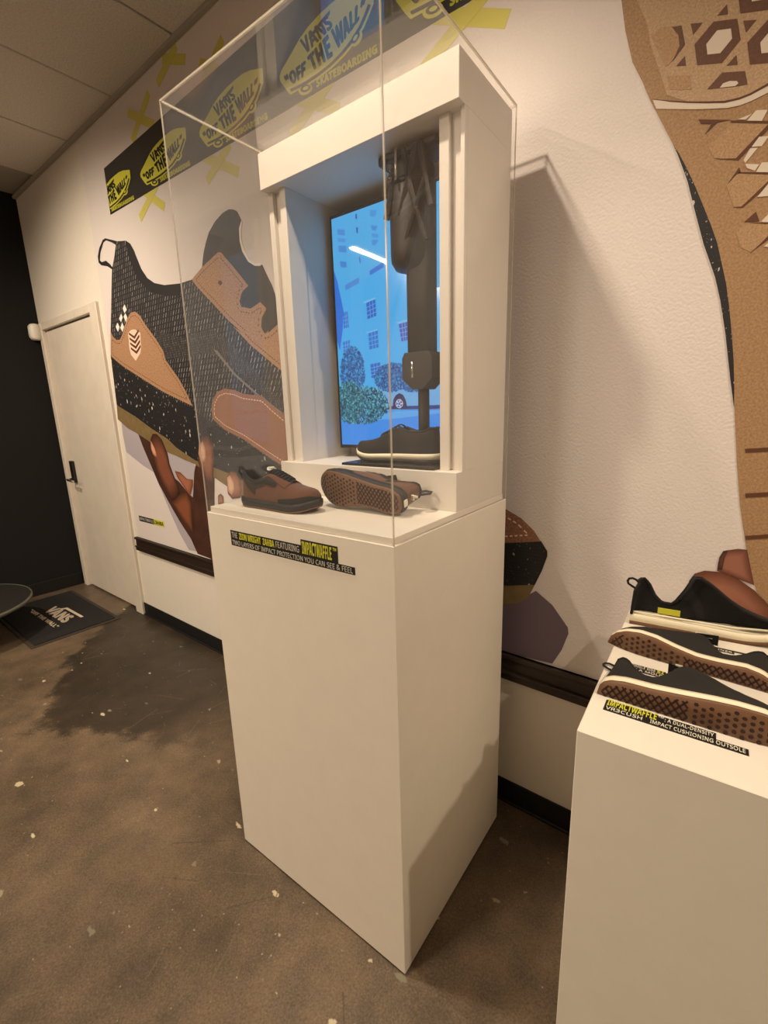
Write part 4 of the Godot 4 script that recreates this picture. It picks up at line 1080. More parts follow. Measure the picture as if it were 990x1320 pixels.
func shoe_mural() -> void:
	var o := thing("sneaker_mural", "huge wall print of a brown and black sneaker held by a dark-skinned hand", "mural", Vector3(0, 0, 0.0012))
	var z := 0.0012
	print_piece("printed_shadow", MURAL.SHADOW, z, M.p_lavender, o)
	print_piece("printed_toe_shadow", MURAL.TOE_SHADOW, z, M.p_violet, o)
	var knit := print_piece("knit_upper", MURAL.KNIT, z + 0.0004, M.p_knit, o, 0.21)
	print_piece("knit_ridge", MURAL.RIDGE, z + 0.0008, M.p_ridge, knit, 0.09)
	print_piece("panel_seam", MURAL.PANEL_SEAM, z + 0.0012, M.p_seam, knit)
	print_piece("collar_band", PackedVector2Array(MURAL.COLLAR), z + 0.0008, M.p_black, knit)
	for k in 5:
		print_piece("check", MURAL["CHK%d" % k], z + 0.0008, M.p_white, knit)
	var tg := print_piece("tongue", MURAL.TONGUE, z + 0.0008, M.p_tongue, o)
	print_piece("tongue_rim", MURAL.TONGUE_EDGE, z + 0.0012, M.p_white, tg)
	print_piece("heel_loop", MURAL.LOOP_OUT, z + 0.0008, M.p_black, o)
	var ey := print_piece("eyestay", MURAL.EYESTAY, z + 0.0014, M.p_suede, o)
	place("stitching", stitches(MURAL.EYESTAY, 0.02, z + 0.0018), M.p_line, ey)
	print_piece("eyelet_hole", MURAL.EYE_HOLE, z + 0.0018, M.p_line, ey)
	var hs := print_piece("heel_panel", MURAL.HEEL_SUEDE, z + 0.0012, M.p_suede, o)
	place("stitching", stitches(MURAL.HEEL_SUEDE, 0.02, z + 0.0016), M.p_line, hs)
	var sh := print_piece("embossed_shield", MURAL.HEEL_SHIELD, z + 0.0016, M.p_pale, hs)
	var lo := Vector2.INF
	var hi := -Vector2.INF
	for p in MURAL.HEEL_SHIELD:
		lo = lo.min(p)
		hi = hi.max(p)
	var chev := flat()
	for k in 4:
		var y := lerpf(lo.y, hi.y, 0.28 + 0.16 * k)
		var x0 := lerpf(lo.x, hi.x, 0.12)
		var x1 := lerpf(lo.x, hi.x, 0.52)
		var x2 := lerpf(lo.x, hi.x, 0.9)
		slab(chev, PackedVector2Array([Vector2(x0, y + 0.02), Vector2(x1, y - 0.012), Vector2(x2, y + 0.02), Vector2(x2, y + 0.034), Vector2(x1, y + 0.004), Vector2(x0, y + 0.032)]), z + 0.0012, z + 0.0020)
	place("chevrons", chev, M.p_line, sh)
	var vp := print_piece("vamp_panel", MURAL.VAMP, z + 0.0014, M.p_vamp, o)
	place("stitching", stitches(MURAL.VAMP, 0.022, z + 0.0018), M.p_pale, vp)
	print_piece("midsole", MURAL.MIDSOLE, z + 0.0012, M.p_mid, o, 0.7)
	print_piece("outsole", MURAL.GUM, z + 0.0010, M.p_gum, o)
	var hand := print_piece("hand", MURAL.HAND, z + 0.0007, M.p_skin_dark, o)
	skin_piece("palm", MURAL.PALM, z + 0.0016, hand, srgb(110, 62, 42), srgb(160, 98, 72))
	skin_piece("thumb_base", MURAL.THUMB_BASE, z + 0.0018, hand, srgb(66, 36, 24), srgb(132, 76, 48))
	var f1 := skin_piece("finger", MURAL.INDEX, z + 0.0020, hand, srgb(52, 28, 19), srgb(126, 74, 50))
	f1.set_meta("label", "printed index fingertip")
	skin_piece("fingernail", MURAL.INDEX_NAIL, z + 0.0024, hand, srgb(150, 98, 76), srgb(214, 158, 128))
	skin_piece("finger", MURAL.MIDDLE, z + 0.0020, hand, srgb(66, 38, 28), srgb(142, 92, 66))
	skin_piece("fingernail", MURAL.MIDDLE_NAIL, z + 0.0024, hand, srgb(160, 112, 88), srgb(206, 164, 138))
	skin_piece("finger", MURAL.RING, z + 0.0020, hand, srgb(96, 60, 46), srgb(160, 112, 90))
	skin_piece("fingernail", MURAL.RING_NAIL, z + 0.0024, hand, srgb(180, 136, 112), srgb(216, 176, 150))
	skin_piece("finger", MURAL.PINKY, z + 0.0020, hand, srgb(96, 60, 46), srgb(160, 112, 90))

func hexagon(c: Vector2, r: float, lean: float) -> PackedVector2Array:
	var out := PackedVector2Array()
	for k in 6:
		var a := TAU * k / 6.0
		var p := Vector2(cos(a) * r, sin(a) * r)
		out.append(c + Vector2(p.x + p.y * lean, p.y))
	return out

func sole_mural() -> void:
	var o := thing("outsole_mural", "huge wall print of a tan sneaker outsole with hexagon lattice and fingertips", "mural", Vector3(0, 0, 0.0012))
	var z := 0.0012
	print_piece("sidewall", MURAL.SIDEWALL, z + 0.0006, M.p_bluish, o, 0.3)
	var sole := print_piece("outsole", MURAL.OUTSOLE, z + 0.0002, M.p_sole_mid, o)
	# forefoot lattice: repeated hexagons and triangles, laid out from the two directions of the printed lattice
	var face := flat()
	slab(face, PackedVector2Array(MURAL.FORE), z, z + 0.0008)
	var fore := place("forefoot_lattice", face, M.p_sole_pale, sole)
	var h0 := Vector2.ZERO
	for p in MURAL.HEX:
		h0 += p / 6.0
	var e1: Vector2 = MURAL.E1
	var e2: Vector2 = MURAL.E2
	for i in range(-1, 4):
		for j in range(-1, 4):
			var d := e1 * i + e2 * j
			var c := h0 + d
			if c.x > 1.62 or c.y > 2.94 or c.y < 2.06:
				continue
			if c.x < 0.93 and c.y < 2.6 and not (i == 0 and j == 0):
				continue
			if i == 0 and j == -1:
				continue
			var hx := PackedVector2Array()
			var hy := PackedVector2Array()
			var t1 := PackedVector2Array()
			var t2 := PackedVector2Array()
			for p in MURAL.HEX:
				hx.append(p + d)
			for p in MURAL.HEX_IN:
				hy.append(p + d)
			for p in MURAL.TRI1:
				t1.append(p + d)
			for p in MURAL.TRI2:
				t2.append(p + d)
			if not Geometry2D.intersect_polygons(hx, MURAL.GROOVE).is_empty():
				continue
			print_piece("hexagon", hx, z + 0.0014, M.p_sole_deep, fore)
			print_piece("hexagon_core", hy, z + 0.0018, M.p_gap, fore)
			print_piece("triangle", t1, z + 0.0014, M.p_sole_deep, fore)
			print_piece("triangle", t2, z + 0.0014, M.p_sole_deep, fore)
	for n in [["HEX_L", "p_sole", "hollow"], ["HEX_LD", "p_sole_deep", "hollow_shade"], ["HEX_LOW", "p_sole_deep", "hexagon"], ["HEX_LOW_IN", "p_gap", "hexagon_core"], ["PAD_L", "p_sole", "hollow"]]:
		print_piece(n[2], MURAL[n[0]], z + (0.0018 if n[0] in ["HEX_LD", "HEX_LOW_IN"] else 0.0014), M[n[1]], fore)
	print_piece("white_groove", MURAL.GROOVE, z + 0.0016, M.p_gap, sole)
	print_piece("groove_shade", MURAL.GROOVE_D, z + 0.0020, M.p_line, sole)
	for n in ["BLK0", "BLK1", "BLK2"]:
		print_piece("arch_block", PackedVector2Array(MURAL[n]), z + 0.0008, M.p_sole, sole)
	for k in 9:
		print_piece("gap", MURAL["GAP%d" % k], z + 0.0016, M.p_gap, sole)
		print_piece("cut", MURAL["CUT%d" % k], z + 0.0012, M.p_line, sole)
	for k in 3:
		print_piece("sipe", MURAL["SIPE%d" % k], z + 0.0012, M.p_line, sole)
	skin_piece("fingertip", MURAL.TIPB, z + 0.0006, o, srgb(92, 50, 36), srgb(150, 98, 78))
	skin_piece("fingernail", MURAL.TIPB_NAIL, z + 0.0010, o, srgb(50, 26, 20), srgb(90, 54, 42))
	skin_piece("fingertip", MURAL.TIPF, z + 0.0014, o, srgb(98, 54, 38), srgb(154, 100, 78))
	skin_piece("fingernail", MURAL.TIPF_NAIL, z + 0.0018, o, srgb(60, 32, 24), srgb(120, 74, 56))

# ---------------------------------------------------------------- banner
func ban(x: float, t: float) -> Vector2:
	var b := 2.523 + (x + 1.89) * -0.01974
	var u := 2.7526 + (x + 1.886) * 0.0261
	return Vector2(x, lerpf(b, u, t))

func ban_poly(pts: Array, x0: float) -> PackedVector2Array:
	var out := PackedVector2Array()
	for p in pts:
		out.append(ban(maxf(p.x + x0, -1.885), p.y))
	return out

func skate_banner() -> void:
	var o := thing("wall_banner", "black banner strip with a row of yellow skateboard emblems along the wall top", "banner", Vector3(0, 0, 0.0012))
	var st := flat()
	slab(st, PackedVector2Array([ban(-1.89, 0), ban(1.0, 0), ban(1.0, 1), ban(-1.89, 1)]), 0.0, 0.0016)
	place("strip", st, M.banner, o)
	for x0 in [-2.055, -1.504, -0.952, -0.413, 0.116, 0.65]:
		var y := flat()
		var board := ban_poly(LOGO.BOARD, x0)
		for n in ["WHAO", "WHBO"]:
			var merged := Geometry2D.merge_polygons(board, ban_poly(LOGO[n], x0))
			if merged.size() > 0:
				board = merged[0]
		var clean := Geometry2D.intersect_polygons(board, PackedVector2Array([Vector2(-1.884, 2), Vector2(0.99, 2), Vector2(0.99, 3), Vector2(-1.884, 3)]))
		if clean.is_empty():
			continue
		slab(y, clean[0], 0.0014, 0.0024)
		var e := place("emblem", y, M.ink_yellow, o)
		var k := flat()
		var first: bool = x0 < -2.0
		for n in ["STRIPE", "VBAR", "WHA", "WHB"]:
			var piece := Geometry2D.intersect_polygons(ban_poly(LOGO[n], x0), PackedVector2Array([Vector2(-1.883, 2), Vector2(0.99, 2), Vector2(0.99, 3), Vector2(-1.883, 3)]))
			for q in piece:
				if not Geometry2D.is_polygon_clockwise(q) or true:
					slab(k, q, 0.0022, 0.0030)
		if first:
			fat_letters(k, "ANS", ban_poly(LOGO.ANS, x0), 0.0022, 0.0030, 0.0024)
			fat_letters(k, "THE", ban_poly(LOGO.THE, x0), 0.0022, 0.0030, 0.0024)
		else:
			fat_letters(k, "VANS", ban_poly(LOGO.VANS, x0), 0.0022, 0.0030, 0.0016)
			fat_letters(k, "\"OFF", ban_poly(LOGO.OFF, x0), 0.0022, 0.0030, 0.0024)
			fat_letters(k, "THE", ban_poly(LOGO.THE, x0), 0.0022, 0.0030, 0.0024)
		fat_letters(k, "WALL\"", ban_poly(LOGO.WALL, x0), 0.0022, 0.0030, 0.0024)
		for n in ["WHAI", "WHBI"]:
			if not first or n == "WHBI":
				var hub := flat()
				slab(hub, ban_poly(LOGO[n], x0), 0.0026, 0.0036)
				place("wheel_hub", hub, M.ink_yellow, e)
		place("emblem_lettering", k, M.ink_black, e)
		var s := flat()
		fat_letters(s, "SKATEBOARDING", ban_poly(LOGO.SK, x0), 0.0014, 0.0024, 0.0012)
		place("lettering", s, M.ink_yellow, o)

func tape_cross(a0: Vector2, a1: Vector2, b0: Vector2, b1: Vector2, label: String) -> void:
	var c := (a0 + a1 + b0 + b1) / 4.0
	var o := thing("tape_cross", label, "tape cross", Vector3(c.x, c.y, 0.0012), 0.0, "yellow tape crosses round the banner")
	var k := 0
	for s in [[a0 - c, a1 - c], [b0 - c, b1 - c]]:
		var w: Vector2 = (s[1] - s[0]).orthogonal().normalized() * 0.020
		var st := flat()
		slab(st, PackedVector2Array([s[0] - w, s[1] - w, s[1] + w, s[0] + w]), 0.0, 0.0006 + 0.0005 * k)
		place("tape_strip", st, M.tape, o)
		k += 1

# ---------------------------------------------------------------- lettering strips
func strip(called: String, label: String, at: Transform3D, blocks: Array, texts: Array, group := "") -> void:
	# black vinyl blocks and words on them, laid in the x-y plane of «at»
	var o := thing(called, label, "lettering", Vector3.ZERO, 0.0, group)
	o.transform = at
	for b in blocks:
		var st := flat()
		slab(st, rect(b[0], b[1], b[2], b[3]), 0.0002, 0.0010)
		place("backing", st, M.ink_yellow if b.size() > 4 else M.ink_black, o)
	for t in texts:
		var st := flat()
		letters(st, t[0], rect(t[1], t[2], t[3], t[4]), 0.0008, 0.0018, t[6])
		place("lettering", st, M[t[5]], o)

# ---------------------------------------------------------------- the scene
func _ready() -> void:
	# camera, fitted to the photograph
	var cam := Camera3D.new()
	cam.name = "camera"
	cam.keep_aspect = Camera3D.KEEP_HEIGHT
	cam.fov = 96.015
	cam.near = 0.03
	cam.far = 40.0
	cam.rotation = Vector3(-0.2211, 0.6698, -0.0301)
	cam.position = Vector3(1.0925, 1.4111, 1.3629)
	add_child(cam, true)
	cam.current = true
	# the room is closed: the surroundings are dark
	var we := WorldEnvironment.new()
	we.name = "surroundings"
	var env := Environment.new()
	env.background_mode = Environment.BG_COLOR
	env.background_color = Color(0, 0, 0)
	env.tonemap_mode = Environment.TONE_MAPPER_LINEAR
	env.tonemap_exposure = EXPOSURE
	env.sdfgi_enabled = true
	env.ssao_enabled = true
	env.ssil_enabled = true
	we.environment = env
	add_child(we, true)
	make_materials()
	M.lamp = mat(srgb(255, 240, 215), 0.5)
	M.lamp.emission_enabled = true
	M.lamp.emission = WARM
	M.lamp.emission_energy_multiplier = 3.0
	spot(Vector3(0.16, 2.87, 0.80), Vector3(0.30, 0.9, 0.54), 2.4, 60.0, "black ceiling spotlight over the tall plinth")
	spot(Vector3(2.2, 2.87, 0.70), Vector3(0.6, 0.0, 0.6), 2.8, 46.0, "black ceiling spotlight to the right of the low plinth")
	spot(Vector3(-1.9, 2.87, 1.6), Vector3(-2.2, 1.0, 0.1), 4.2, 55.0, "black ceiling spotlight before the printed sneaker")
	tube_light(-1.8, 3.5, 4.7, 2.85, 7.4, "linear lamp nearer the black wall")
	tube_light(-0.4, 2.3, 3.5, 2.85, 6.0, "added linear lamp behind the viewer")  # added out of view to brighten the front faces
	tube_light(2.6, 2.3, 3.5, 2.85, 0.5, "added linear lamp nearer the far right wall")  # added out of view for general soft light

	# ---- the room
	var st := flat()
	for q in [[-3.5, -0.12], [3.5, -0.12], [3.5, 5.12], [-3.5, -0.12], [3.5, 5.12], [-3.5, 5.12]]:
		st.set_uv(Vector2((q[0] + 3.5) / 4.8, (q[1] + 0.12) / 3.2))
		st.add_vertex(Vector3(q[0], 0, q[1]))
	for q in [[-3.5, -0.12], [3.5, 5.12], [3.5, -0.12], [-3.5, -0.12], [-3.5, 5.12], [3.5, 5.12]]:
		st.set_uv(Vector2(0, 0))
		st.add_vertex(Vector3(q[0], -0.1, q[1]))
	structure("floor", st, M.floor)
	st = flat()
	box(st, Vector3(-2.285, 0, -0.12), Vector3(3.4, 3.1, 0))
	box(st, Vector3(-3.5, 2.10, -0.12), Vector3(-2.285, 3.1, 0))
	box(st, Vector3(-3.5, 0, -0.12), Vector3(-3.275, 2.10, 0))
	structure("wall_back", st, M.wall)
	structure("wall_left", boxed(Vector3(-3.46, 0, 0), Vector3(-3.344, 3.1, 5)), M.black_wall)
	structure("wall_right", boxed(Vector3(3.4, 0, -0.12), Vector3(3.52, 3.1, 5.12)), M.far_wall)
	structure("wall_front", boxed(Vector3(-3.46, 0, 5), Vector3(3.52, 3.1, 5.12)), M.far_wall)
	structure("wall_covering", boxed(Vector3(-2.165, 0.59, 0), Vector3(3.39, 2.97, 0.0010)), M.paper)
	# ceiling: a grid with lay-in tiles, 0.61 x 1.22 m
	var ceil := structure("ceiling", boxed(Vector3(-3.46, 3.016, -0.12), Vector3(3.52, 3.12, 5.12)), M.grid)
	var tile_mesh := boxed(Vector3(-0.2985, 0, -0.6035), Vector3(0.2985, 0.016, 0.6035), 0.004)
	tile_mesh.generate_normals()
	var tm := tile_mesh.commit()
	for i in 12:
		for k in 4:
			var x := -3.49 + 0.61 * i + 0.3
			if x - 0.3 < -3.35 or x + 0.3 > 3.41:
				continue
			var t := MeshInstance3D.new()
			t.mesh = tm
			t.material_override = M.tile
			t.name = "ceiling_tile"
			t.position = Vector3(x, 3.0 + 0.0012 * ((i * 7 + k * 3) % 3), 0.62 + 1.22 * k)
			ceil.add_child(t, true)
	structure("trim_2", boxed(Vector3(-3.344, 2.985, 0.0), Vector3(3.4, 3.004, 0.022), 0.002), M.grid)
	# chair rail: a dark wooden moulding with a stepped profile
	st = flat()
	for b in [[0.512, 0.594, 0.014], [0.578, 0.594, 0.022], [0.500, 0.528, 0.020], [0.524, 0.534, 0.026]]:
		box(st, Vector3(-2.182, b[0], 0), Vector3(3.4, b[1], b[2]), 0.002)
	structure("trim_1", st, M.wood)
	st = flat()
	box(st, Vector3(-2.236, 0, 0), Vector3(3.4, 0.093, 0.006), 0.002)
	box(st, Vector3(-2.236, 0, 0.006), Vector3(3.4, 0.012, 0.012), 0.003)
	structure("baseboard_back", st, M.rubber_black)
	st = flat()
	box(st, Vector3(-3.344, 0, 0), Vector3(-3.337, 0.105, 5), 0.002)
	box(st, Vector3(-3.337, 0, 0), Vector3(-3.29, 0.105, 0.007), 0.002)
	structure("baseboard_left", st, M.rubber_black)
	door()
	murals_and_signs()
	display()
	low_plinth()
	small_things()

func door() -> void:
	var o := Node3D.new()
	o.name = "door_1"
	add_child(o, true)
	o.set_meta("kind", "structure")
	var st := flat()
	box(st, Vector3(-3.30, 0, -0.11), Vector3(-3.238, 2.12, 0.022), 0.004)
	box(st, Vector3(-2.332, 0, -0.11), Vector3(-2.225, 2.12, 0.022), 0.004)
	box(st, Vector3(-3.2385, 2.066, -0.108), Vector3(-2.3315, 2.1195, 0.0212), 0.003)
	place("door_frame", st, M.door, o)
	place("door_leaf", boxed(Vector3(-3.234, 0.012, -0.05), Vector3(-2.335, 2.058, -0.006), 0.003), M.door, o)
	place("door_backing", boxed(Vector3(-3.275, 0.0, -0.118), Vector3(-2.29, 2.10, -0.105)), M.dark_gap, o)
	for y: float in [1.82, 1.03, 0.238]:
		var h := flat()
		box(h, Vector3(-2.352, y - 0.055, -0.006), Vector3(-2.318, y + 0.055, 0.002), 0.001)
		var p := soft()
		tube(p, PackedVector3Array([Vector3(-2.333, y - 0.058, 0.004), Vector3(-2.333, y + 0.058, 0.004)]), 0.007, 10)
		var hinge := place("hinge", h, M.steel, o)
		place("hinge_pin", p, M.black_metal, hinge)
	var lock := place("lock_plate", boxed(Vector3(-3.185, 0.90, -0.006), Vector3(-3.125, 1.075, 0.016), 0.005), M.black_gloss, o)
	var lev := soft()
	tube(lev, PackedVector3Array([Vector3(-3.155, 0.93, 0.01), Vector3(-3.155, 0.93, 0.055), Vector3(-3.12, 0.93, 0.062), Vector3(-3.02, 0.925, 0.062)]), 0.011, 10, 0.8)
	place("lever_handle", lev, M.chrome, lock)

func murals_and_signs() -> void:
	shoe_mural()
	sole_mural()
	skate_banner()
	var v := func(a: float, b: float) -> Vector2: return Vector2(a, b)
	tape_cross(v.call(-1.551, 2.8995), v.call(-1.318, 2.765), v.call(-1.331, 2.9004), v.call(-1.5416, 2.7712), "yellow tape cross just above the banner, between second emblem and ceiling")
	tape_cross(v.call(-1.18, 2.975), v.call(-1.00, 2.900), v.call(-1.06, 2.975), v.call(-1.2444, 2.905), "faint yellow tape cross up against the ceiling line")
	tape_cross(v.call(-0.90, 2.845), v.call(-0.72, 2.735), v.call(-0.73, 2.86), v.call(-0.93, 2.745), "yellow tape cross above the third emblem, seen through the clear case")
	tape_cross(v.call(-1.4966, 2.5354), v.call(-1.31, 2.4125), v.call(-1.3575, 2.525), v.call(-1.5653, 2.4237), "leftmost yellow tape cross hanging below the banner edge")
	tape_cross(v.call(-0.9366, 2.515), v.call(-0.70, 2.3846), v.call(-0.7416, 2.5024), v.call(-0.9303, 2.4172), "yellow tape cross under the third emblem, seen through the clear case")
	tape_cross(v.call(-0.3589, 2.525), v.call(-0.1286, 2.4041), v.call(-0.1555, 2.500), v.call(-0.3732, 2.4083), "yellow tape cross under the fourth emblem above the white box header")
	tape_cross(v.call(0.22, 2.5127), v.call(0.475, 2.3906), v.call(0.42, 2.4815), v.call(0.21, 2.3828), "brightest yellow tape cross, beside the clear case's top right corner")
	tape_cross(v.call(-0.41, 2.87), v.call(-0.20, 2.76), v.call(-0.19, 2.87), v.call(-0.40, 2.73), "yellow tape cross above the fourth emblem, cut off by the picture's top")
	strip("wall_strip", "tiny black and yellow lettering strip on the wall below the printed hand", Transform3D(Basis.IDENTITY, Vector3(-2.105, 0.716, 0.0012)), [[0.0, 0.0, 0.205, 0.036], [0.207, 0.0, 0.34, 0.038, 1]], [["IMPACTWAFFLE", 0.008, 0.008, 0.198, 0.028, "ink_grey", false], ["ZAHBA", 0.214, 0.006, 0.333, 0.031, "ink_black", true]])

func display() -> void:
	var at := Vector3(0.228, 0, 0.342)
	var turn := 0.0208
	var frame := Transform3D(Basis(Vector3.UP, turn), at)
	# the tall plinth
	var o := thing("display_plinth", "tall white plinth carrying the clear case and the brown sneakers", "plinth", at, turn)
	place("body", boxed(Vector3(-0.332, 0.006, -0.247), Vector3(0.323, 1.14, 0.3227), 0.0015), M.white, o)
	place("riser", boxed(Vector3(-0.324, 1.14, -0.239), Vector3(0.315, 1.155, 0.3147), 0.001), M.white, o)
	for q in [[-0.32, 0.31], [0.31, 0.31], [-0.32, -0.235], [0.31, -0.235]]:
		var f := soft()
		lathe(f, PackedVector2Array([Vector2(0.006, 0), Vector2(0.010, 0.001), Vector2(0.010, 0.006), Vector2(0.006, 0.0065)]), 14, Vector3(q[0], 0, q[1]))
		place("foot", f, M.plastic_white, o)
	strip("plinth_strip", "black lettering strip with yellow words on the tall plinth's front", frame * Transform3D(Basis.IDENTITY, Vector3(-0.2265, 1.0585, 0.3227)),
		[[0.0, 0.0, 0.443, 0.0178], [0.0, 0.0178, 0.277, 0.0424], [0.277, 0.0178, 0.3945, 0.0572]],
		[["THE", 0.006, 0.0225, 0.030, 0.038, "ink_grey", false], ["ZION WRIGHT", 0.038, 0.0215, 0.128, 0.039, "ink_yellow", true], ["ZAHBA", 0.136, 0.0215, 0.180, 0.039, "ink_yellow", true], ["FEATURING", 0.186, 0.0225, 0.270, 0.0385, "ink_grey", false], ["IMPACTWAFFLE", 0.281, 0.0225, 0.376, 0.0535, "ink_yellow", true], ["TM", 0.380, 0.046, 0.391, 0.053, "ink_yellow", false], ["TWO LAYERS OF IMPACT PROTECTION YOU CAN SEE & FEEL", 0.006, 0.003, 0.437, 0.0155, "ink_grey", false]])
	# the clear case
	var c := thing("acrylic_case", "clear acrylic case standing on the tall white plinth", "display case", frame * Vector3(0, 1.14, 0), turn)
	var X0 := -0.331
	var X1 := 0.322
	var Z0 := -0.246
	var Z1 := 0.3217
	var T := 0.006
	var H := 0.998
	for p in [["pane", Vector3(X0 + T, 0, Z1 - T), Vector3(X1 - T, H - T, Z1)], ["pane", Vector3(X0 + T, 0, Z0), Vector3(X1 - T, H - T, Z0 + T)], ["pane", Vector3(X0, 0, Z0), Vector3(X0 + T, H - T, Z1)], ["pane", Vector3(X1 - T, 0, Z0), Vector3(X1, H - T, Z1)], ["top_pane", Vector3(X0, H - T, Z0), Vector3(X1, H, Z1)]]:
		place(p[0], boxed(p[1], p[2]), M.glass_top if p[0] == "top_pane" else M.glass, c)
	# polished edges where the panes meet
	for q in [[X0, Z1], [X1, Z1], [X0, Z0], [X1, Z0]]:
		var sx := -1.0 if q[0] > 0.0 else 1.0
		var sz := -1.0 if q[1] > 0.0 else 1.0
		place("edge", boxed(Vector3(q[0] - sx * 0.0004, 0.0, q[1] - sz * 0.0004).min(Vector3(q[0] + sx * 0.0022, 0, q[1] + sz * 0.0022)), Vector3(q[0] - sx * 0.0004, H, q[1] - sz * 0.0004).max(Vector3(q[0] + sx * 0.0022, H, q[1] + sz * 0.0022))), M.glass_edge, c)
	for q in [[Vector3(X0, H - 0.004, Z1 - 0.003), Vector3(X1, H + 0.0004, Z1 + 0.0004)], [Vector3(X0 - 0.0004, H - 0.004, Z0), Vector3(X0 + 0.003, H + 0.0004, Z1)], [Vector3(X1 - 0.003, H - 0.004, Z0), Vector3(X1 + 0.0004, H + 0.0004, Z1)], [Vector3(X0, H - 0.004, Z0 - 0.0004), Vector3(X1, H + 0.0004, Z0 + 0.003)]]:
		place("edge", boxed(q[0], q[1]), M.glass_edge, c)
	# the white box
	var b := thing("white_box", "white open-fronted box with deep header and ledge inside the clear case", "display box", frame * Vector3(0, 1.155, 0), turn)
	var yl := 0.098
	var yh := 0.8767
	place("header", boxed(Vector3(-0.3235, yh, -0.236), Vector3(0.3145, 0.969, 0.0433), 0.001), M.white_box, b)
	place("ledge", boxed(Vector3(-0.3235, 0.0, -0.236), Vector3(0.3145, yl, 0.046), 0.001), M.white_box, b)
	place("back_panel", boxed(Vector3(-0.26, yl, -0.236), Vector3(0.26, yh, -0.222)), M.white_box, b)
	for s: float in [-1.0, 1.0]:
		var e0 := 0.3235 if s < 0 else 0.3145
		var lo := Vector3(minf(s * 0.254, s * e0), yl, -0.236)
		var hi := Vector3(maxf(s * 0.254, s * e0), yh, 0.003)
		place("side_panel", boxed(lo, hi), M.white_box, b)
		for k in [[0.251, 0.276, 0.0163], [0.304, e0, 0.0163]]:
			place("moulding", boxed(Vector3(minf(s * k[0], s * k[1]), yl, -0.05 if k[0] < 0.26 else 0.003), Vector3(maxf(s * k[0], s * k[1]), yh, k[2]), 0.001), M.white_box, b)
	# the screen
	var t := thing("flat_screen", "upright flat screen showing a blue street scene inside the white box", "screen", frame * Vector3(-0.032, 1.283, -0.17), turn)
	place("frame", boxed(Vector3(-0.208, 0.0, -0.025), Vector3(0.208, 0.716, 0.02), 0.003), M.tv_frame, t)
	var sc := flat()
	for q in [[0, 1], [1, 1], [1, 0], [0, 1], [1, 0], [0, 0]]:
		sc.set_uv(Vector2(q[0], 1.0 - q[1]))
		sc.add_vertex(Vector3(-0.197 + 0.394 * q[0], 0.012 + 0.692 * q[1], 0.0205))
	place("display", sc, M.screen, t)
	place("wall_bracket", boxed(Vector3(-0.08, 0.25, -0.052), Vector3(0.08, 0.45, -0.025), 0.002), M.black_metal, t)
	var al := AreaLight3D.new()
	al.name = "screen_light"
	al.light_color = srgb(96, 178, 255)
	al.light_energy = SCREEN_LIGHT
	al.area_size = Vector2(0.394, 0.692)
	al.area_range = 6.0
	al.area_attenuation = 2.0
	al.shadow_enabled = true
	t.add_child(al, true)
	al.position = Vector3(0, 0.358, 0.0225)
	al.rotation = Vector3(0, PI, 0)
	# the mechanical leg
	var g := thing("mechanical_leg", "black mechanical leg standing before the upright screen inside the white box", "mechanical leg", frame * Vector3(0.155, 1.253, -0.06), turn)
	place("base_plate", boxed(Vector3(-0.225, 0.0, -0.10), Vector3(0.088, 0.007, 0.095), 0.002), M.black_gloss, g)
	var cy := soft()
	lathe(cy, PackedVector2Array([Vector2(0.028, 0.502), Vector2(0.046, 0.508), Vector2(0.056, 0.524), Vector2(0.0575, 0.545), Vector2(0.0575, 0.735), Vector2(0.050, 0.748), Vector2(0.035, 0.752)]), 32, Vector3(-0.026, 0, 0))
	var cyl := place("cylinder", cy, M.black_metal, g)
	var band := soft()
	lathe(band, PackedVector2Array([Vector2(0.0575, 0.690), Vector2(0.0595, 0.692), Vector2(0.0595, 0.700), Vector2(0.0575, 0.702)]), 32, Vector3(-0.026, 0, 0))
	place("band", band, M.black_metal, cyl)
	# cast bracket with triangular ribs up to the header
	var br := flat()
	box(br, Vector3(-0.075, 0.752, -0.045), Vector3(0.07, 0.768, 0.045), 0.004)
	box(br, Vector3(-0.110, 0.755, -0.03), Vector3(-0.072, 0.778, 0.03), 0.004)
	for q in [[-0.07, -0.03], [-0.03, 0.02], [0.02, -0.02], [0.06, 0.03]]:
		tube(br, PackedVector3Array([Vector3(q[0], 0.62, 0.052), Vector3(q[1], 0.76, 0.050)]), 0.008, 6)
	for q in [[0.045, 0.0], [-0.02, 0.045]]:
		tube(br, PackedVector3Array([Vector3(q[0], 0.55, 0.050), Vector3(q[1], 0.68, 0.056)]), 0.006, 6)
	place("rib_bracket", br, M.black_metal, g)
	for y: float in [0.728, 0.705]:
		var bo := soft()
		tube(bo, PackedVector3Array([Vector3(-0.052, y, 0.045), Vector3(-0.052, y, 0.060)]), 0.007, 12, 1.0, Vector3.UP)
		tube(bo, PackedVector3Array([Vector3(-0.052, y, 0.060), Vector3(-0.052, y, 0.062)]), 0.003, 8, 1.0, Vector3.UP)
		place("bolt", bo, M.steel, g)
	var rod := soft()
	tube(rod, PackedVector3Array([Vector3(-0.030, 0.693, 0.066), Vector3(-0.030, 0.762, 0.062)]), 0.0035, 10)
	place("rod_or_glint", rod, M.chrome, g)
	var col := soft()
	var rr: Array = []
	for y: float in [0.29, 0.50, 0.70]:
		var ring := PackedVector3Array()
		for k in 24:
			var a := TAU * k / 24.0
			var cx := signf(cos(a)) * pow(absf(cos(a)), 0.5)
			var cz := signf(sin(a)) * pow(absf(sin(a)), 0.5)
			ring.append(Vector3(-0.001 + cx * 0.0365, y, cz * 0.027))
		rr.append(ring)
	loft(col, rr)
	place("column", col, M.black_metal, g)
	var ank := flat()
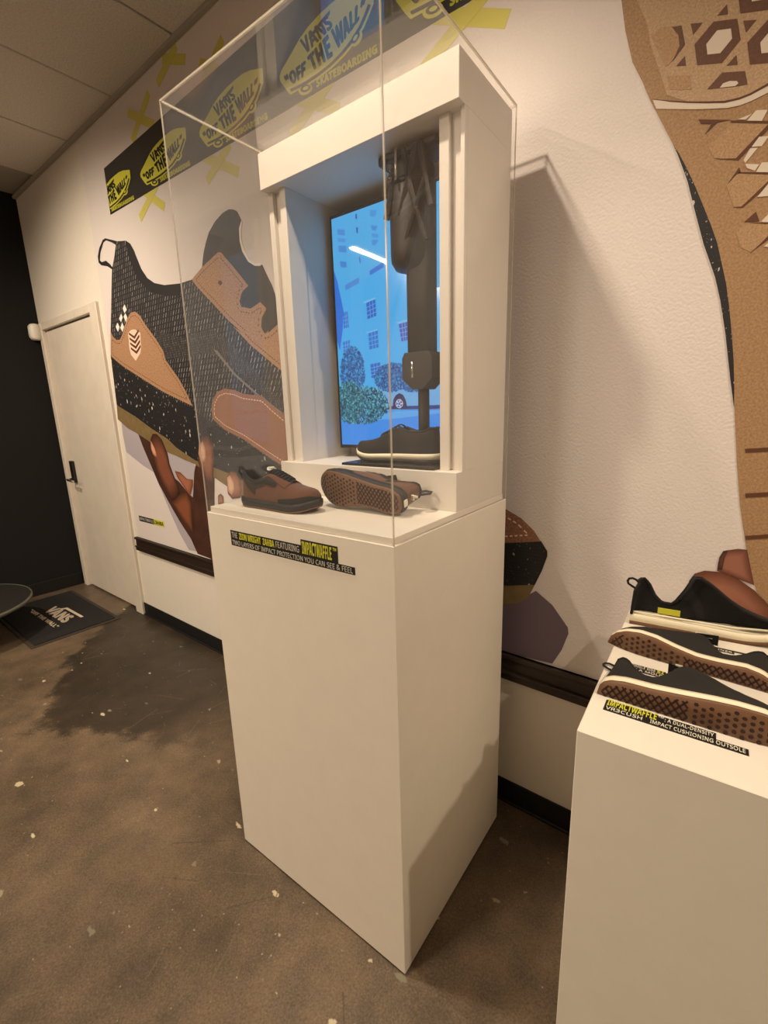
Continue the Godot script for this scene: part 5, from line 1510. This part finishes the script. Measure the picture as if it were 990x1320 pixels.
	var pr := PackedVector2Array([Vector2(-0.013, 0.205), Vector2(0.019, 0.205), Vector2(0.047, 0.232), Vector2(0.047, 0.285), Vector2(0.037, 0.30), Vector2(-0.037, 0.30), Vector2(-0.045, 0.285), Vector2(-0.045, 0.232)])
	slab(ank, pr, -0.032, 0.032)
	slab(ank, pr, -0.032, -0.032)
	place("ankle_block", ank, M.black_metal, g)
	var lamp_glint := soft()  # a lamp's reflection in the case corner, built as a chrome sliver
	tube(lamp_glint, PackedVector3Array([Vector3(-0.012, 0.235, 0.033), Vector3(-0.012, 0.275, 0.033)]), 0.003, 8)
	place("rod_or_glint", lamp_glint, M.chrome, g)
	var sh := soft()
	tube(sh, PackedVector3Array([Vector3(0.002, 0.03, 0), Vector3(0.002, 0.21, 0)]), 0.0155, 16)
	place("shank_rod", sh, M.black_metal, g)
	var foot := soft()
	tube(foot, PackedVector3Array([Vector3(0.03, 0.075, 0), Vector3(-0.04, 0.08, 0), Vector3(-0.09, 0.055, 0)]), 0.022, 12, 0.8)
	place("foot_block", foot, M.black_metal, g)
	# its shoe
	heights = HT_WORN
	var bs := black_sneaker("sneaker", "black sneaker with thin cream sole worn by the mechanical leg")
	posed(bs, frame.basis * Vector3(-1, 0, 0), Vector3.UP, frame * Vector3(0.208, 1.2605, -0.058))
	heights = HT
	# the pair of brown sneakers
	var s1 := brown_sneaker("sneaker", "brown and black suede sneaker standing upright, white oval badge on its tongue")
	posed(s1, frame.basis * Vector3(1, 0, -0.10), Vector3.UP, frame * Vector3(-0.250, 1.1552, 0.243))
	s1.scale = Vector3.ONE * 0.93
	mirrored = true
	var s2 := brown_sneaker("sneaker", "brown sneaker lying on its side, patterned gum outsole turned outwards")
	mirrored = false
	posed(s2, frame.basis * Vector3(-1, 0.09, 0.0), frame.basis * Vector3(0.02, 0.16, -1), frame * Vector3(0.232, 1.188, 0.168))
	s2.scale = Vector3.ONE * 0.96

func black_sneaker(called: String, label: String) -> Node3D:
	var o := thing(called, label, "sneaker")
	var both := [1.0, -1.0]
	place("outsole", sole_layer(both, 0.0, 0.35, 0.001), M.black_sole, o)
	place("midsole", sole_layer(both, 0.35, 0.9, 0.002), M.cream, o)
	for s in both:
		place("upper", patch(0.0, 1.0, flat_fn(0.0), flat_fn(1.0), s, 0.0, 48, 12, 0.92), M.black_suede, o)
		place("lining", patch(0.0, 0.5, flat_fn(0.1), flat_fn(1.0), s, -0.003, 24, 6, 0.92), M.black_cloth, o)
		place("toe_bumper", patch(0.70, 1.0, flat_fn(0.0), func(t): return lerpf(0.08, 0.25, (t - 0.7) / 0.3), s, 0.0016, 20, 4, 0.92), M.black_sole, o)
	var rim := soft()
	tube(rim, rim_path(both, 0.42, 0.92), 0.004, 8)
	place("collar", rim, M.black_cloth, o)
	for i in 6:
		var t := lerpf(0.45, 0.65, i / 5.0)
		var l := soft()
		var path := PackedVector3Array()
		for k in 7:
			var v := lerpf(-1.0, 1.0, k / 6.0)
			path.append(tongue_at(t, v * 1.1, 0.92, 0.0005))
		tube(l, path, 0.0035, 6, 0.6)
		place("lace", l, M.black_cloth, o)
	return o

func low_plinth() -> void:
	var th := 0.0436
	var ex := Vector3(cos(th), 0, -sin(th))
	var ez := Vector3(sin(th), 0, cos(th))
	var fl := Vector3(0.9215, 0, 0.648)
	var o := thing("low_plinth", "lower white plinth carrying three sneakers cut in half", "plinth", fl + ex * 0.33 - ez * 0.315, th)
	place("body", boxed(Vector3(-0.33, 0.006, -0.286), Vector3(0.33, 0.88, 0.315), 0.0015), M.white, o)
	for q in [[-0.31, 0.295], [0.31, 0.295], [-0.31, -0.27], [0.31, -0.27]]:
		var f := soft()
		lathe(f, PackedVector2Array([Vector2(0.006, 0), Vector2(0.010, 0.001), Vector2(0.010, 0.006), Vector2(0.006, 0.0065)]), 14, Vector3(q[0], 0, q[1]))
		place("foot", f, M.plastic_white, o)
	heights = HT_HALF
	fullness = 0.42
	open_by = 1.25
	tongue_rise = 0.0
	var grp := "black sneakers cut lengthwise on the low plinth"
	var a := half_sneaker("sneaker_half", "black sneaker half nearest the plinth's front edge, gum sole outwards", 1.0, grp, false)
	posed(a, Vector3(1, 0, -0.02), Vector3(0, 0, -1), Vector3(0.924, 0.8815, 0.526))
	var b := half_sneaker("sneaker_half", "black sneaker half in the middle of the three, its toe to the left", -1.0, grp, false)
	posed(b, Vector3(-1, 0, -0.06), Vector3(0.06, 0, -1), Vector3(1.178, 0.8815, 0.346))
	var c := half_sneaker("sneaker_half", "black sneaker half standing upright at the back, cut face and yellow tag showing", -1.0, grp, true)
	posed(c, Vector3(1, 0, -0.13), Vector3(0, 1, 0), Vector3(0.914, 0.8805, 0.183))
	heights = HT
	fullness = 0.8
	open_by = 1.0
	# lettering strips on its top: x to the right, y towards the wall
	var up := func(x: float, z: float) -> Transform3D: return Transform3D(Basis(ex, -ez, Vector3.UP), Vector3(x, 0.88, z))
	var sg := "lettering strips on the low plinth's top"
	strip("plinth_strip", "lettering strip before the front sneaker half, first word yellow", up.call(0.943, 0.5675),
		[[0.0, 0.0, 0.204, 0.0165], [0.0, 0.0165, 0.163, 0.033]],
		[["IMPACTWAFFLE", 0.003, 0.0165, 0.080, 0.036, "ink_yellow", true], ["TM", 0.082, 0.027, 0.09, 0.032, "ink_white", false], [": A DUAL-DENSITY", 0.092, 0.020, 0.160, 0.030, "ink_white", false], ["VR3CUSH", 0.003, 0.0035, 0.060, 0.0130, "ink_white", false], ["IMPACT CUSHIONING OUTSOLE", 0.072, 0.0035, 0.200, 0.0135, "ink_white", false]], sg)
	strip("plinth_strip", "lettering strip between the front and middle sneaker halves, ending in CUPSOLE", up.call(0.936, 0.404),
		[[0.0, 0.0, 0.080, 0.012], [0.0, 0.012, 0.080, 0.026], [0.080, 0.006, 0.205, 0.018]],
		[["WITH A MOLD", 0.003, 0.002, 0.076, 0.0100, "ink_white", false], ["OUR SINGLE SIDE", 0.003, 0.0145, 0.062, 0.023, "ink_white", false], ["SI", 0.065, 0.0135, 0.077, 0.024, "ink_yellow", true], ["WALL RUBBER CUPSOLE", 0.085, 0.0085, 0.201, 0.0155, "ink_white", false]], sg)
	strip("plinth_strip", "lettering strip between the middle and back sneaker halves, first word yellow", up.call(0.930, 0.226),
		[[0.0, 0.0, 0.05, 0.022], [0.05, 0.002, 0.19, 0.012], [0.15, 0.012, 0.22, 0.018]],
		[["ULTRACUSH", 0.002, 0.010, 0.047, 0.020, "ink_yellow", true], ["FULL LENGTH SOCKLINER", 0.054, 0.004, 0.186, 0.010, "ink_white", false], ["CUSHIONING", 0.002, 0.002, 0.047, 0.008, "ink_white", false]], sg)

func small_things() -> void:
	# door mat
	var m := thing("door_mat", "black door mat with grey lettering lying before the white door", "mat", Vector3(-2.765, 0, 0.41))
	place("border", boxed(Vector3(-0.46, 0.0, -0.268), Vector3(0.46, 0.006, 0.268), 0.003), M.mat_edge, m)
	place("pile", boxed(Vector3(-0.435, 0.006, -0.243), Vector3(0.435, 0.011, 0.243), 0.002), M.mat_carpet, m)
	var st := flat()
	fat_letters(st, "VANS", PackedVector2Array([Vector2(-0.136, -0.024), Vector2(0.226, -0.012), Vector2(0.165, 0.070), Vector2(-0.165, 0.058)]), 0.0, 0.002, 0.004)
	letters(st, "\"OFF THE WALL\"", PackedVector2Array([Vector2(-0.235, -0.094), Vector2(0.272, -0.078), Vector2(0.252, -0.048), Vector2(-0.255, -0.064)]), 0.0, 0.002)
	slab(st, PackedVector2Array([Vector2(-0.085, 0.060), Vector2(-0.060, 0.060), Vector2(-0.040, 0.084), Vector2(0.225, 0.094), Vector2(0.225, 0.112), Vector2(-0.060, 0.102)]), 0.0, 0.002)
	var le := place("lettering", st, M.mat_letter, m)
	le.position = Vector3(0, 0.0105, 0)
	le.rotation = Vector3(-PI / 2, 0, 0)
	# motion sensor above the door's left corner
	var s := thing("motion_sensor", "white plastic motion sensor in the corner by the door's top", "sensor", Vector3(-3.30, 2.058, 0.0))
	var body := soft()
	var rings: Array = []
	for q in [[0.0, 0.036, 0.058], [0.030, 0.040, 0.060], [0.050, 0.036, 0.056], [0.062, 0.022, 0.042]]:
		var r := PackedVector3Array()
		for k in 24:
			var a := TAU * k / 24.0
			r.append(Vector3(signf(cos(a)) * pow(absf(cos(a)), 0.45) * q[1], signf(sin(a)) * pow(absf(sin(a)), 0.45) * q[2], q[0] + 0.0225))
		rings.append(r)
	loft(body, rings)
	place("housing", body, M.plastic_white, s)
	var lens := soft()
	tube(lens, PackedVector3Array([Vector3(-0.012, -0.02, 0.084), Vector3(0.014, 0.03, 0.082)]), 0.006, 8, 0.5)
	place("lens", lens, M.ink_white, s)
	# round low platform cut by the picture's left edge
	var d := thing("round_stool", "dark round low stool at the picture's left edge, beside the mat", "stool", Vector3(-2.793, 0, 0.953))
	var top := soft()
	lathe(top, PackedVector2Array([Vector2(0.05, 0.225), Vector2(0.425, 0.226), Vector2(0.432, 0.232), Vector2(0.432, 0.246), Vector2(0.427, 0.250), Vector2(0.02, 0.250)]), 64)
	place("seat", top, M.disc, d)
	var rim := soft()
	lathe(rim, PackedVector2Array([Vector2(0.431, 0.228), Vector2(0.439, 0.230), Vector2(0.439, 0.249), Vector2(0.431, 0.2515), Vector2(0.431, 0.228)]), 64)
	place("rim", rim, M.disc_rim, d)
	var leg := soft()
	lathe(leg, PackedVector2Array([Vector2(0.17, 0.0), Vector2(0.17, 0.008), Vector2(0.05, 0.02), Vector2(0.04, 0.04), Vector2(0.04, 0.225)]), 32)
	place("pedestal", leg, M.black_metal, d)
